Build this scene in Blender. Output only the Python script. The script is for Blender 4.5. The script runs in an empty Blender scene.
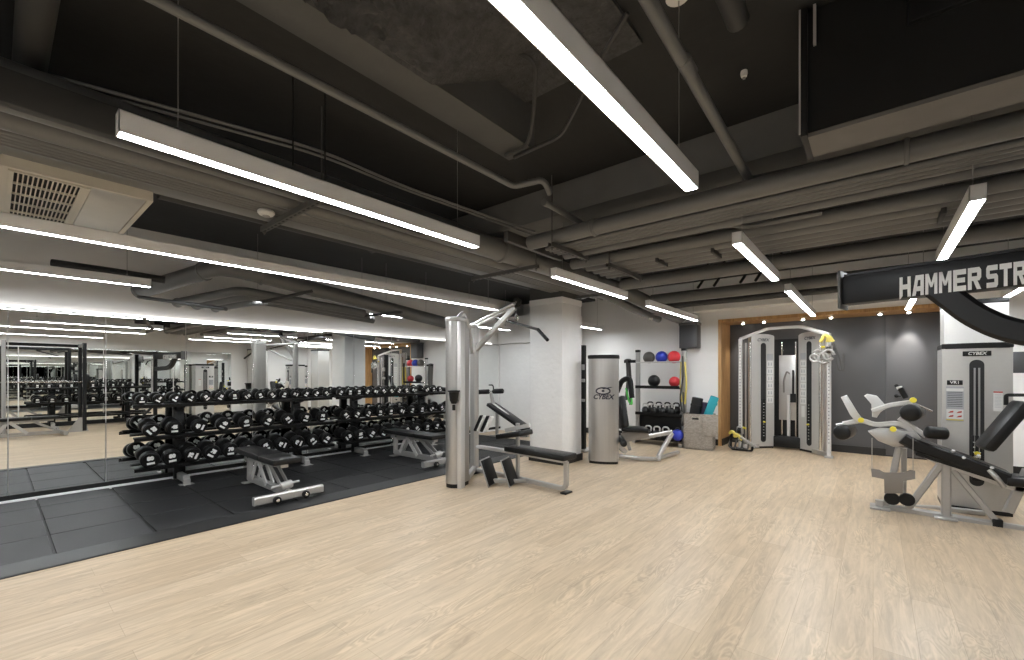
import bpy, bmesh, math, random
from mathutils import Vector, Matrix
random.seed(7)
PI = math.pi
R = math.radians
SC = bpy.context.scene
COL = SC.collection

# ------------------------------------------------------------------ survey of the room from the photograph (1024 x 660)
CAM_H, FPX, HORIZ, YAW = 1.40, 432.74, 373.84, 0.6954
CY, SY = math.cos(YAW), math.sin(YAW)

def P(px, py, x=None, y=None, z=None):
    """world point seen at pixel (px, py) on the plane x=, y= or z="""
    t = (px - 512) / FPX
    v = (HORIZ - py) / FPX
    d = Vector((CY * t - SY, SY * t + CY, v))
    if x is not None: k = x / d.x
    elif y is not None: k = y / d.y
    else: k = (z - CAM_H) / d.z
    return Vector((d.x * k, d.y * k, CAM_H + d.z * k))

# ------------------------------------------------------------------ materials
MATS = {}
def mat(name, col, rough=0.5, metal=0.0, noise=0.0, nscale=30, bump=0.0, bscale=60, spec=0.5, stretch=None, coat=0.0):
    m = bpy.data.materials.new(name); m.use_nodes = True
    nt = m.node_tree; b = nt.nodes['Principled BSDF']
    b.inputs['Base Color'].default_value = (*col, 1); b.inputs['Roughness'].default_value = rough
    b.inputs['Metallic'].default_value = metal; b.inputs['Specular IOR Level'].default_value = spec
    b.inputs['Coat Weight'].default_value = coat
    if noise or bump:
        tc = nt.nodes.new('ShaderNodeTexCoord'); mp = nt.nodes.new('ShaderNodeMapping')
        nt.links.new(tc.outputs['Object'], mp.inputs[0])
        if stretch: mp.inputs['Scale'].default_value = stretch
    if noise:
        n = nt.nodes.new('ShaderNodeTexNoise'); n.inputs['Scale'].default_value = nscale; n.inputs['Detail'].default_value = 5
        nt.links.new(mp.outputs[0], n.inputs['Vector'])
        r = nt.nodes.new('ShaderNodeMapRange'); r.inputs[3].default_value = 1 - noise; r.inputs[4].default_value = 1 + noise
        nt.links.new(n.outputs['Fac'], r.inputs[0])
        x = nt.nodes.new('ShaderNodeMix'); x.data_type = 'RGBA'; x.blend_type = 'MULTIPLY'; x.inputs[0].default_value = 1
        x.inputs[6].default_value = (*col, 1); nt.links.new(r.outputs[0], x.inputs[7]); nt.links.new(x.outputs[2], b.inputs['Base Color'])
    if bump:
        n2 = nt.nodes.new('ShaderNodeTexNoise'); n2.inputs['Scale'].default_value = bscale; n2.inputs['Detail'].default_value = 4
        nt.links.new(mp.outputs[0], n2.inputs['Vector'])
        bp = nt.nodes.new('ShaderNodeBump'); bp.inputs['Strength'].default_value = bump; bp.inputs['Distance'].default_value = 0.02
        nt.links.new(n2.outputs['Fac'], bp.inputs['Height']); nt.links.new(bp.outputs[0], b.inputs['Normal'])
    MATS[name] = m
    return m

def emit(name, col, s):
    m = bpy.data.materials.new(name); m.use_nodes = True; nt = m.node_tree
    nt.nodes.remove(nt.nodes['Principled BSDF']); e = nt.nodes.new('ShaderNodeEmission')
    e.inputs[0].default_value = (*col, 1); e.inputs[1].default_value = s
    nt.links.new(e.outputs[0], nt.nodes['Material Output'].inputs[0]); MATS[name] = m
    return m

def floor_mat():
    m = bpy.data.materials.new('oak_planks'); m.use_nodes = True; nt = m.node_tree; b = nt.nodes['Principled BSDF']
    L = nt.links.new; N = nt.nodes.new
    tc = N('ShaderNodeTexCoord'); mp = N('ShaderNodeMapping'); mp.inputs['Rotation'].default_value = (0, 0, R(90))
    L(tc.outputs['Object'], mp.inputs[0])
    br = N('ShaderNodeTexBrick'); br.inputs['Scale'].default_value = 1.0; br.inputs['Brick Width'].default_value = 1.22
    br.inputs['Row Height'].default_value = 0.18; br.inputs['Mortar Size'].default_value = 0.0012; br.inputs['Mortar Smooth'].default_value = 0.3
    br.offset = 0.37; br.inputs['Color1'].default_value = (0.475, 0.362, 0.242, 1); br.inputs['Color2'].default_value = (0.55, 0.43, 0.297, 1)
    br.inputs['Mortar'].default_value = (0.37, 0.275, 0.175, 1); br.inputs['Bias'].default_value = 0.0
    L(mp.outputs[0], br.inputs[0])
    m2 = N('ShaderNodeMapping'); m2.inputs['Scale'].default_value = (9, 0.9, 1); L(tc.outputs['Object'], m2.inputs[0])
    ns = N('ShaderNodeTexNoise'); ns.inputs['Scale'].default_value = 2.6; ns.inputs['Detail'].default_value = 8; ns.inputs['Roughness'].default_value = 0.62
    ns.inputs['Distortion'].default_value = 0.6
    L(m2.outputs[0], ns.inputs['Vector'])
    rp = N('ShaderNodeMapRange'); rp.inputs[1].default_value = 0.3; rp.inputs[2].default_value = 0.7; rp.inputs[3].default_value = 0.78; rp.inputs[4].default_value = 1.14
    L(ns.outputs['Fac'], rp.inputs[0])
    mx = N('ShaderNodeMix'); mx.data_type = 'RGBA'; mx.blend_type = 'MULTIPLY'; mx.inputs[0].default_value = 1
    L(br.outputs['Color'], mx.inputs[6]); L(rp.outputs[0], mx.inputs[7])
    m3 = N('ShaderNodeMapping'); m3.inputs['Scale'].default_value = (5.5, 1.1, 1); L(tc.outputs['Object'], m3.inputs[0])
    n3 = N('ShaderNodeTexNoise'); n3.inputs['Scale'].default_value = 1.6; n3.inputs['Detail'].default_value = 3; n3.inputs['Distortion'].default_value = 0.9; L(m3.outputs[0], n3.inputs['Vector'])
    mu = N('ShaderNodeMath'); mu.operation = 'MULTIPLY'; mu.inputs[1].default_value = 70; L(n3.outputs['Fac'], mu.inputs[0])
    sn = N('ShaderNodeMath'); sn.operation = 'SINE'; L(mu.outputs[0], sn.inputs[0])
    n4 = N('ShaderNodeTexNoise'); n4.inputs['Scale'].default_value = 1.3; L(m3.outputs[0], n4.inputs['Vector'])
    k4 = N('ShaderNodeMapRange'); k4.inputs[1].default_value = 0.45; k4.inputs[2].default_value = 0.62; k4.inputs[3].default_value = 0.0; k4.inputs[4].default_value = 0.12; L(n4.outputs['Fac'], k4.inputs[0])
    am = N('ShaderNodeMath'); am.operation = 'MULTIPLY_ADD'; am.inputs[2].default_value = 1.0; L(sn.outputs[0], am.inputs[0]); L(k4.outputs[0], am.inputs[1])
    mx2 = N('ShaderNodeMix'); mx2.data_type = 'RGBA'; mx2.blend_type = 'MULTIPLY'; mx2.inputs[0].default_value = 1
    L(mx.outputs[2], mx2.inputs[6]); L(am.outputs[0], mx2.inputs[7]); L(mx2.outputs[2], b.inputs['Base Color'])
    b.inputs['Roughness'].default_value = 0.36; b.inputs['Specular IOR Level'].default_value = 0.4
    MATS['floor'] = m
    return m

def wood_mat():
    m = bpy.data.materials.new('warm_wood'); m.use_nodes = True; nt = m.node_tree; b = nt.nodes['Principled BSDF']
    L = nt.links.new; N = nt.nodes.new
    tc = N('ShaderNodeTexCoord'); mp = N('ShaderNodeMapping'); mp.inputs['Scale'].default_value = (14, 14, 1.2); L(tc.outputs['Object'], mp.inputs[0])
    ns = N('ShaderNodeTexNoise'); ns.inputs['Scale'].default_value = 2.0; ns.inputs['Detail'].default_value = 6; ns.inputs['Distortion'].default_value = 0.8
    L(mp.outputs[0], ns.inputs['Vector'])
    cr = N('ShaderNodeValToRGB'); cr.color_ramp.elements[0].position = 0.3; cr.color_ramp.elements[0].color = (0.42, 0.225, 0.085, 1)
    cr.color_ramp.elements[1].position = 0.72; cr.color_ramp.elements[1].color = (0.66, 0.40, 0.175, 1)
    L(ns.outputs['Fac'], cr.inputs[0]); L(cr.outputs[0], b.inputs['Base Color']); b.inputs['Roughness'].default_value = 0.45
    MATS['wood'] = m
    return m

def wicker_mat():
    m = bpy.data.materials.new('woven_rattan'); m.use_nodes = True; nt = m.node_tree; b = nt.nodes['Principled BSDF']
    L = nt.links.new; N = nt.nodes.new
    tc = N('ShaderNodeTexCoord'); br = N('ShaderNodeTexBrick'); br.inputs['Scale'].default_value = 17; br.inputs['Mortar Size'].default_value = 0.035
    mp = N('ShaderNodeMapping'); mp.inputs['Rotation'].default_value = (R(90), 0, 0); L(tc.outputs['Object'], mp.inputs[0]); L(mp.outputs[0], br.inputs[0])
    br.inputs['Color1'].default_value = (0.34, 0.30, 0.26, 1); br.inputs['Color2'].default_value = (0.52, 0.47, 0.41, 1); br.inputs['Mortar'].default_value = (0.17, 0.145, 0.12, 1)
    L(br.outputs['Color'], b.inputs['Base Color']); b.inputs['Roughness'].default_value = 0.8
    bp = N('ShaderNodeBump'); bp.inputs['Strength'].default_value = 0.6; bp.inputs['Distance'].default_value = 0.01
    L(br.outputs['Fac'], bp.inputs['Height']); bp.invert = True; L(bp.outputs[0], b.inputs['Normal'])
    MATS['wicker'] = m
    return m

def ceiling_mat():
    """dark sprayed slab with a coarse crust of acoustic spray"""
    m = mat('rough_spray', (0.062, 0.062, 0.063), 0.95, 0, 0.65, 18, 1.0, 34)
    return m

floor_mat(); wood_mat(); wicker_mat(); ceiling_mat()
mat('white_wall', (0.86, 0.85, 0.835), 0.7, noise=0.03, nscale=3, bump=0.05, bscale=90)
mat('block_wall', (0.87, 0.865, 0.855), 0.6, noise=0.04, nscale=6, bump=0.35, bscale=14)
mat('grey_wall', (0.070, 0.071, 0.075), 0.45, noise=0.06, nscale=4)
mat('grey_door', (0.085, 0.086, 0.091), 0.35)
mat('black_base', (0.012, 0.012, 0.012), 0.4)
mat('slab', (0.021, 0.0215, 0.0215), 0.85, noise=0.25, nscale=2.5, bump=0.2, bscale=12)
mat('beam_light', (0.15, 0.15, 0.147), 0.8, noise=0.15, nscale=5, bump=0.1, bscale=25)
mat('beam_paint', (0.085, 0.085, 0.083), 0.8, noise=0.15, nscale=5, bump=0.1, bscale=25)
mat('pipe_paint', (0.150, 0.150, 0.147), 0.38, noise=0.05, nscale=7)
mat('pipe_dark', (0.045, 0.045, 0.045), 0.55, noise=0.12, nscale=7)
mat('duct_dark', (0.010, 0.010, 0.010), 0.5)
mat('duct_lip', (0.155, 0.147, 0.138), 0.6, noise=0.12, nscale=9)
mat('steel_hanger', (0.10, 0.098, 0.094), 0.5, 0.3)
mat('galvanised', (0.62, 0.61, 0.58), 0.36, 0.55, noise=0.08, nscale=5)
mat('ivory_metal', (0.60, 0.56, 0.47), 0.5)
mat('grille_dark', (0.02, 0.02, 0.02), 0.7)
mat('silver', (0.44, 0.43, 0.415), 0.33, 0.6, noise=0.04, nscale=40)
mat('tower_silver', (0.56, 0.55, 0.53), 0.34, 0.5, noise=0.04, nscale=40)
mat('grey_rubber', (0.040, 0.040, 0.041), 0.52, spec=0.3, noise=0.30, nscale=2.2, bump=0.12, bscale=160)
mat('silver_shroud', (0.46, 0.45, 0.435), 0.28, 0.8, noise=0.10, nscale=30, stretch=(1, 1, 0.03))
mat('silver_light', (0.62, 0.61, 0.595), 0.38, 0.4)
mat('grey_plate', (0.22, 0.20, 0.18), 0.45, 0.2)
mat('chrome', (0.75, 0.74, 0.72), 0.14, 1.0)
mat('vinyl', (0.007, 0.007, 0.007), 0.36, spec=0.32, bump=0.08, bscale=160)
mat('black_plastic', (0.006, 0.006, 0.006), 0.42, spec=0.32)
mat('black_paint', (0.007, 0.007, 0.0075), 0.40, spec=0.32)
mat('rack_black', (0.0045, 0.0045, 0.0045), 0.38, spec=0.28)
mat('rubber_head', (0.0045, 0.0045, 0.0045), 0.38, spec=0.28, bump=0.05, bscale=120)
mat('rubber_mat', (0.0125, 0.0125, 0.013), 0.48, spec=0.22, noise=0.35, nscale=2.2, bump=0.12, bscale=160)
mat('white_ink', (0.80, 0.80, 0.78), 0.5)
mat('dark_ink', (0.02, 0.02, 0.035), 0.5)
mat('paper', (0.72, 0.72, 0.70), 0.6)
mat('paper_grey', (0.42, 0.43, 0.45), 0.6)
mat('red_ink', (0.45, 0.05, 0.03), 0.5)
mat('yellow', (0.72, 0.60, 0.13), 0.5)
mat('yellow_knob', (0.80, 0.68, 0.06), 0.35)
mat('ball_grey', (0.085, 0.08, 0.072), 0.5)
mat('ball_blue', (0.025, 0.045, 0.42), 0.35)
mat('ball_red', (0.58, 0.035, 0.045), 0.4)
mat('ball_black', (0.009, 0.009, 0.009), 0.40, spec=0.4)
mat('mat_purple', (0.055, 0.045, 0.085), 0.8)
mat('mat_black', (0.014, 0.014, 0.015), 0.8)
mat('mat_teal', (0.03, 0.36, 0.44), 0.75)
mat('green_band', (0.10, 0.60, 0.10), 0.5)
mat('blue_band', (0.05, 0.12, 0.50), 0.5)
mat('white_light_body', (0.86, 0.86, 0.86), 0.45)
mat('detector_white', (0.78, 0.77, 0.74), 0.5)
mat('cable', (0.30, 0.29, 0.28), 0.4, 0.6)
mat('copper_tip', (0.35, 0.10, 0.06), 0.4, 0.4)
mat('strap_web', (0.06, 0.058, 0.055), 0.7)
mat('strap_grey', (0.30, 0.29, 0.27), 0.6)
mat('wood_block', (0.62, 0.50, 0.33), 0.6)
mir = mat('mirror_glass', (0.90, 0.915, 0.90), 0.0, 1.0)
mat('mirror_edge', (0.55, 0.58, 0.55), 0.2, 0.6)
emit('lamp', (0.945, 0.975, 1.0), 64.0)
emit('led_strip', (1.0, 0.97, 0.93), 6.0)
emit('spot_glow', (1.0, 0.95, 0.86), 25.0)

# ------------------------------------------------------------------ mesh builder
def round_path(pts, bend, n=5):
    pts = [Vector(p) for p in pts]
    if bend <= 0 or len(pts) < 3: return pts
    out = [pts[0]]
    for i in range(1, len(pts) - 1):
        a, b, c = pts[i - 1], pts[i], pts[i + 1]
        d1, d2 = (a - b), (c - b)
        k = min(bend, d1.length * 0.48, d2.length * 0.48)
        p, q = b + d1.normalized() * k, b + d2.normalized() * k
        for j in range(n + 1):
            u = j / n
            out.append(p * (1 - u) ** 2 + b * 2 * u * (1 - u) + q * u * u)
    out.append(pts[-1])
    return out

class MB:
    def __init__(self): self.bm = bmesh.new()
    def _poly(self, vs, f):
        try: self.bm.faces.new([vs[i] for i in f])
        except ValueError: pass
    def box(self, c, s, rot=None, bev=0.0, seg=2):
        M = Matrix.Translation(Vector(c))
        if rot is not None: M = M @ (rot if isinstance(rot, Matrix) else Matrix.Rotation(rot, 4, 'Z'))
        r = bmesh.ops.create_cube(self.bm, size=1.0, matrix=M @ Matrix.Diagonal((s[0], s[1], s[2], 1)))
        if bev > 0:
            vs = set(r['verts']); es = [e for e in self.bm.edges if e.verts[0] in vs and e.verts[1] in vs]
            bmesh.ops.bevel(self.bm, geom=es, offset=min(bev, min(s) * 0.48), segments=seg, profile=0.5, affect='EDGES', clamp_overlap=True)
        return self
    def beam(self, a, b, w, h, up=(0, 0, 1), bev=0.0):
        a, b = Vector(a), Vector(b); d = b - a; L = d.length
        x = d.normalized(); u = Vector(up)
        if abs(x.dot(u)) > 0.98: u = Vector((1, 0, 0))
        y = u.cross(x).normalized(); z = x.cross(y)
        M = Matrix((x, y, z)).transposed().to_4x4(); M.translation = Vector((0, 0, 0))
        return self.box((a + b) / 2, (L, w, h), M, bev)
    def sweep(self, pts, sec, up=(0, 0, 1), closed=True):
        pts = [Vector(p) for p in pts]; n = len(pts); rings = []
        t0 = (pts[1] - pts[0]).normalized(); u = Vector(up)
        if abs(t0.dot(u)) > 0.95: u = Vector((1, 0, 0)) if abs(t0.x) < 0.9 else Vector((0, 1, 0))
        side = t0.cross(u).normalized(); upv = side.cross(t0)
        prev = t0
        for i in range(n):
            t = ((pts[min(i + 1, n - 1)] - pts[max(i - 1, 0)])).normalized()
            ax = prev.cross(t)
            if ax.length > 1e-6:
                q = Matrix.Rotation(prev.angle(t), 3, ax.normalized()); side = q @ side; upv = q @ upv
            prev = t
            rings.append([self.bm.verts.new(pts[i] + side * a + upv * b) for a, b in sec])
        m = len(sec)
        for i in range(n - 1):
            for j in range(m):
                self.bm.faces.new((rings[i][j], rings[i][(j + 1) % m], rings[i + 1][(j + 1) % m], rings[i + 1][j]))
        if closed:
            self.bm.faces.new(list(reversed(rings[0]))); self.bm.faces.new(rings[-1])
        return self
    def tube(self, pts, r, seg=10, bend=0.0, up=(0, 0, 1)):
        sec = [(r * math.cos(2 * PI * j / seg), r * math.sin(2 * PI * j / seg)) for j in range(seg)]
        return self.sweep(round_path(pts, bend), sec, up)
    def rtube(self, pts, w, h, bend=0.0, up=(0, 0, 1)):
        c = min(w, h) * 0.18; a, b = w / 2, h / 2
        sec = [(a - c, -b), (a, -b + c), (a, b - c), (a - c, b), (-a + c, b), (-a, b - c), (-a, -b + c), (-a + c, -b)]
        return self.sweep(round_path(pts, bend), sec, up)
    def oval(self, pts, w, h, bend=0.0, up=(0, 0, 1), seg=14):
        sec = [(w / 2 * math.cos(2 * PI * j / seg), h / 2 * math.sin(2 * PI * j / seg)) for j in range(seg)]
        return self.sweep(round_path(pts, bend), sec, up)
    def lathe(self, prof, seg=24, M=None):
        M = M or Matrix.Identity(4); rings = []
        for r, z in prof:
            if r < 1e-6: rings.append([self.bm.verts.new(M @ Vector((0, 0, z)))])
            else: rings.append([self.bm.verts.new(M @ Vector((r * math.cos(2 * PI * j / seg), r * math.sin(2 * PI * j / seg), z))) for j in range(seg)])
        for a, b in zip(rings, rings[1:]):
            for j in range(seg):
                k = (j + 1) % seg
                if len(a) == 1 and len(b) == 1: continue
                if len(a) == 1: self.bm.faces.new((a[0], b[k], b[j]))
                elif len(b) == 1: self.bm.faces.new((a[j], a[k], b[0]))
                else: self.bm.faces.new((a[j], a[k], b[k], b[j]))
        for rg, rev in ((rings[0], True), (rings[-1], False)):
            if len(rg) > 1: self.bm.faces.new(list(reversed(rg)) if rev else rg)
        return self
    def cyl(self, a, b, r, seg=20, r2=None):
        a, b = Vector(a), Vector(b); d = b - a
        M = Matrix.Translation(a) @ d.to_track_quat('Z', 'Y').to_matrix().to_4x4()
        c = min(r * 0.12, d.length * 0.2); r2 = r if r2 is None else r2
        return self.lathe([(r - c, 0), (r, c), (r2, d.length - c), (r2 - c, d.length)], seg, M)
    def roller(self, a, b, r, seg=18):
        a, b = Vector(a), Vector(b); d = b - a; L = d.length
        M = Matrix.Translation(a) @ d.to_track_quat('Z', 'Y').to_matrix().to_4x4(); c = min(r * 0.45, L * 0.3)
        return self.lathe([(r * 0.35, 0), (r * 0.75, c * 0.1), (r * 0.95, c * 0.5), (r, c), (r, L - c), (r * 0.95, L - c * 0.5), (r * 0.75, L - c * 0.1), (r * 0.35, L)], seg, M)
    def sphere(self, c, r, seg=24):
        n = seg // 2
        return self.lathe([(r * math.sin(PI * i / n), -r * math.cos(PI * i / n)) for i in range(n + 1)], seg, Matrix.Translation(Vector(c)))
    def prism(self, pts, t, M=None, bev=0.0):
        """outline in local XY, thickness along local Z centred"""
        M = M or Matrix.Identity(4)
        lo = [self.bm.verts.new(M @ Vector((x, y, -t / 2))) for x, y in pts]; hi = [self.bm.verts.new(M @ Vector((x, y, t / 2))) for x, y in pts]
        n = len(pts); fs = [self.bm.faces.new(list(reversed(lo))), self.bm.faces.new(hi)]
        for i in range(n): fs.append(self.bm.faces.new((lo[i], lo[(i + 1) % n], hi[(i + 1) % n], hi[i])))
        if bev:
            es = {e for f in fs[:2] for e in f.edges}
            bmesh.ops.bevel(self.bm, geom=list(es), offset=bev, segments=2, profile=0.5, affect='EDGES', clamp_overlap=True)
        return self
    def build(self, name, m, parent=None, origin=None, label=None, sharp=38):
        bm = self.bm; bmesh.ops.recalc_face_normals(bm, faces=bm.faces)
        if origin is not None: bmesh.ops.translate(bm, verts=bm.verts, vec=-Vector(origin))
        lim = R(sharp)
        for f in bm.faces: f.smooth = True
        for e in bm.edges:
            if len(e.link_faces) == 2 and e.calc_face_angle(0) > lim: e.smooth = False
        me = bpy.data.meshes.new(name); bm.to_mesh(me); bm.free()
        me.materials.append(MATS[m])
        o = bpy.data.objects.new(name, me); COL.objects.link(o)
        if origin is not None: o.location = origin
        if parent is not None: o.parent = parent
        if label: o['label'] = label
        return o

def tag(o, label, cat, group=None, kind=None):
    o['label'] = label; o['category'] = cat
    if group: o['group'] = group
    if kind: o['kind'] = kind
    return o
def thing(name, label, cat, loc=(0, 0, 0), rz=0.0, group=None):
    o = bpy.data.objects.new(name, None); COL.objects.link(o); o.empty_display_size = 0.1
    o.location = loc; o.rotation_euler = (0, 0, rz)
    return tag(o, label, cat, group)
def struct(name, mb, m, label=None, parent=None):
    o = mb.build(name, m, parent); o['kind'] = 'structure'
    if label: o['label'] = label
    return o
def kids(o): return [c for c in bpy.data.objects if c.parent == o]
def copy_tree(o, parent=None):
    c = o.copy(); COL.objects.link(c)
    if parent is not None: c.parent = parent
    for ch in kids(o): copy_tree(ch, c)
    return c
def clone(o, label, loc=None, rz=None, group=None):
    c = copy_tree(o); c['label'] = label
    if loc is not None: c.location = loc
    if rz is not None: c.rotation_euler = (0, 0, rz)
    if group: c['group'] = group
    return c

FONT_CACHE = {}
def text_mesh(s, size, ext=0.0012, bold=0.0, shear=0.0, spacing=1.0):
    k = (s, size, ext, bold, shear, spacing)
    if k in FONT_CACHE: return FONT_CACHE[k]
    cu = bpy.data.curves.new('lettering', 'FONT'); cu.body = s; cu.size = size; cu.extrude = ext; cu.offset = bold; cu.shear = shear
    cu.space_character = spacing; cu.align_x = 'CENTER'; cu.align_y = 'CENTER'; cu.resolution_u = 3
    o = bpy.data.objects.new('lettering', cu); COL.objects.link(o); bpy.context.view_layer.update()
    dg = bpy.context.evaluated_depsgraph_get()
    me = bpy.data.meshes.new_from_object(o.evaluated_get(dg)); bpy.data.objects.remove(o); bpy.data.curves.remove(cu)
    FONT_CACHE[k] = me
    return me
def lettering(s, size, m, parent, M, name='lettering', **kw):
    me = text_mesh(s, size, **kw)
    if not me.materials: me.materials.append(MATS[m])
    o = bpy.data.objects.new(name, me); COL.objects.link(o); o.parent = parent; o.matrix_local = M
    return o
def frame_M(o, x, y):
    """matrix with local X along x, local Y along y, at o"""
    x = Vector(x).normalized(); y = Vector(y).normalized(); z = x.cross(y)
    M = Matrix((x, y, z)).transposed().to_4x4(); M.translation = Vector(o)
    return M

# ================================================================== THE SETTING
MX = -7.15          # mirror face
YB = 9.07           # front of the far wall
YN = 9.73           # niche wall
XR = 2.50           # opposite wall
YF = -3.2           # wall behind the camera
CZ = 3.25           # slab underside
struct('floor', MB().box(((MX - 0.2 + XR) / 2, (YF + YN) / 2, -0.05), (XR - MX + 0.6, YN - YF + 0.6, 0.1)), 'floor')
struct('ceiling', MB().box(((MX - 0.2 + XR) / 2, (YF + YN) / 2, CZ + 0.1), (XR - MX + 0.6, YN - YF + 0.6, 0.2)), 'slab')
struct('wall_left', MB().box((MX - 0.12, (YF + YN) / 2, CZ / 2), (0.2, YN - YF + 0.4, CZ)), 'white_wall')
struct('wall_right', MB().box((XR + 0.12, (YF + YN) / 2, CZ / 2), (0.2, YN - YF + 0.4, CZ)), 'white_wall')
struct('wall_front', MB().box(((MX + XR) / 2, YF - 0.1, CZ / 2), (XR - MX + 0.4, 0.2, CZ)), 'white_wall')
NX0, NX1, NZ = -2.264, 1.10, 2.40       # niche opening
wb = MB()
wb.box(((MX - 0.2 + NX0 - 0.05) / 2, YB + 0.4, CZ / 2), (NX0 - 0.05 - MX + 0.2, 0.8, CZ))
wb.box(((NX1 + 0.05 + XR + 0.2) / 2, YB + 0.4, CZ / 2), (XR + 0.2 - NX1 - 0.05, 0.8, CZ))
wb.box(((NX0 + NX1) / 2, YB + 0.4, (NZ + 0.056 + CZ) / 2), (NX1 - NX0 + 0.1, 0.8, CZ - NZ - 0.056))
struct('wall_back', wb, 'white_wall')
struct('wall_niche', MB().box(((NX0 + NX1) / 2, YN + 0.06, NZ / 2), (NX1 - NX0 + 0.1, 0.12, NZ)), 'grey_wall')
fr = MB(); tk = 0.055; dep = YN - YB + 0.02
fr.box((NX0 - tk / 2, YB - 0.02 + dep / 2, (NZ + tk) / 2), (tk, dep, NZ + tk))
fr.box((NX1 + tk / 2, YB - 0.02 + dep / 2, (NZ + tk) / 2), (tk, dep, NZ + tk))
fr.box(((NX0 + NX1) / 2, YB - 0.02 + dep / 2, NZ + tk / 2), (NX1 - NX0, dep, tk))
struct('trim_1', fr, 'wood', 'warm wood lining framing the dark grey niche')
# far left white block wall stands forward of the far wall
YL = 8.1
XL = -5.36
struct('wall_block', MB().box(((MX + XL) / 2 - 0.0, (YL + YB) / 2 + 0.02, 1.06), (XL - MX, YB - YL + 0.04, 2.12)), 'block_wall')
struct('wall_block_upper', MB().box(((MX + XL) / 2, (YL + YB) / 2 - 0.03, (2.14 + 2.78) / 2), (XL - MX, YB - YL + 0.1, 0.64)), 'white_wall')
# baseboards
struct('baseboard_back', MB().box(((XL + NX0 - 0.05) / 2, YB - 0.008, 0.06), (NX0 - 0.05 - XL, 0.016, 0.12)).box(((NX1 + tk + XR) / 2, YB - 0.008, 0.06), (XR - NX1 - tk, 0.016, 0.12)), 'black_base')
struct('baseboard_niche', MB().box(((NX0 + NX1) / 2, YN - 0.008, 0.065), (NX1 - NX0, 0.016, 0.13)).box((NX0 + 0.008, (YB + YN) / 2, 0.065), (0.016, YN - YB - 0.05, 0.13)), 'black_base')
struct('baseboard_left', MB().box((MX + 0.004, (YF + YL) / 2, 0.055), (0.03, YL - YF, 0.07)), 'black_base')
struct('trim_2', MB().box((MX + 0.024, (YF + YL) / 2, 0.020), (0.035, YL - YF, 0.04), bev=0.004), 'white_light_body', 'pale metal rail along the foot of the mirrors')
struct('baseboard_right', MB().box((XR - 0.004, (YF + YB) / 2, 0.055), (0.03, YB - YF, 0.11)), 'black_base')
# structural column
cx0, cx1, cy0, cy1 = -4.27, -3.65, 5.57, 6.14
ccx, ccy = (cx0 + cx1) / 2, (cy0 + cy1) / 2
col = struct('column', MB().box((ccx, ccy, 2.50 / 2), (cx1 - cx0, cy1 - cy0, 2.50), bev=0.006), 'block_wall', 'white painted concrete column')
struct('capital', MB().box((ccx, ccy, 2.54), (cx1 - cx0 + 0.02, cy1 - cy0 + 0.02, 0.09), bev=0.01), 'block_wall', parent=col)
struct('column_head', MB().box((ccx, ccy, (2.585 + CZ) / 2), (cx1 - cx0, cy1 - cy0, CZ - 2.585)), 'beam_paint', parent=col)
struct('baseboard_column', MB().box((ccx, ccy, 0.055), (cx1 - cx0 + 0.03, cy1 - cy0 + 0.03, 0.11)), 'black_base', parent=col)
# second column end and dark doorway jamb behind it
t = thing('machine_post', 'slim dark machine post with pale brackets showing behind the white column', 'gym machine', (-4.07, 6.9, 0))
MB().rtube([(0, 0, 0.02), (0, 0, 1.92)], 0.10, 0.10).build('upright', 'black_paint', t)
MB().box((0.02, -0.06, 1.28), (0.10, 0.05, 0.06), bev=0.006).box((0.02, -0.06, 0.92), (0.10, 0.05, 0.05), bev=0.006).box((0.02, -0.06, 1.52), (0.08, 0.05, 0.10), bev=0.006).build('bracket', 'silver', t)
MB().box((0, 0, 0.02), (0.30, 0.4, 0.03), bev=0.006).build('foot_plate', 'silver', t)

# rubber floor: 0.61 m tiles with chamfered joints and a sloped border
rb = MB(); rw = MB(); T = 0.61
x_in, x_out = -4.82, -4.55
y0t, y1t = -2.75, 6.65
ny = int(round((y1t - y0t) / T)); 
for i in range(4):
    for j in range(-5, 11):
        gx = 0.004; gy = 0.012 if j in (0, 1) else 0.004
        a0, a1 = x_in - T * (i + 1) + gx, x_in - T * i - gx
        a0 = max(a0, MX + 0.045)
        b0, b1 = 0.30 + T * j + gy, 0.30 + T * (j + 1) - gy
        if a1 - a0 < 0.1: continue
        if b0 > 6.6 or b1 < y0t: continue
        (rw if j < 1 else rb).box(((a0 + a1) / 2, (b0 + b1) / 2, 0.009), (a1 - a0, b1 - b0, 0.018), bev=0.003, seg=1)  # near tile columns get a greyer rubber than the black rest
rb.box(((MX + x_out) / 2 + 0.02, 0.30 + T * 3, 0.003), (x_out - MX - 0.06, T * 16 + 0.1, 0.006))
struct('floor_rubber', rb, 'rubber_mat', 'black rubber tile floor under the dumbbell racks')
struct('floor_tiles', rw, 'grey_rubber', 'dark grey rubber tiles at the near end of the rubber floor')
eb = MB()
yA, yBd = 0.30 - 5 * T, 0.30 + 11 * T
eb.prism([(0, 0), (0.262, 0), (0.262, 0.004), (0.02, 0.020), (0, 0.020)], yBd - yA, frame_M((x_in + 0.004, (yA + yBd) / 2, 0), (1, 0, 0), (0, 0, 1)))
eb.prism([(0, 0), (0.16, 0), (0.16, 0.004), (0.02, 0.022), (0, 0.022)], x_out - MX - 0.06, frame_M(((MX + x_out) / 2 + 0.02, yBd, 0), (0, 1, 0), (0, 0, 1)))
struct('trim_4', eb, 'black_base', 'sloped black rubber edging of the tile floor')

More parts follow.
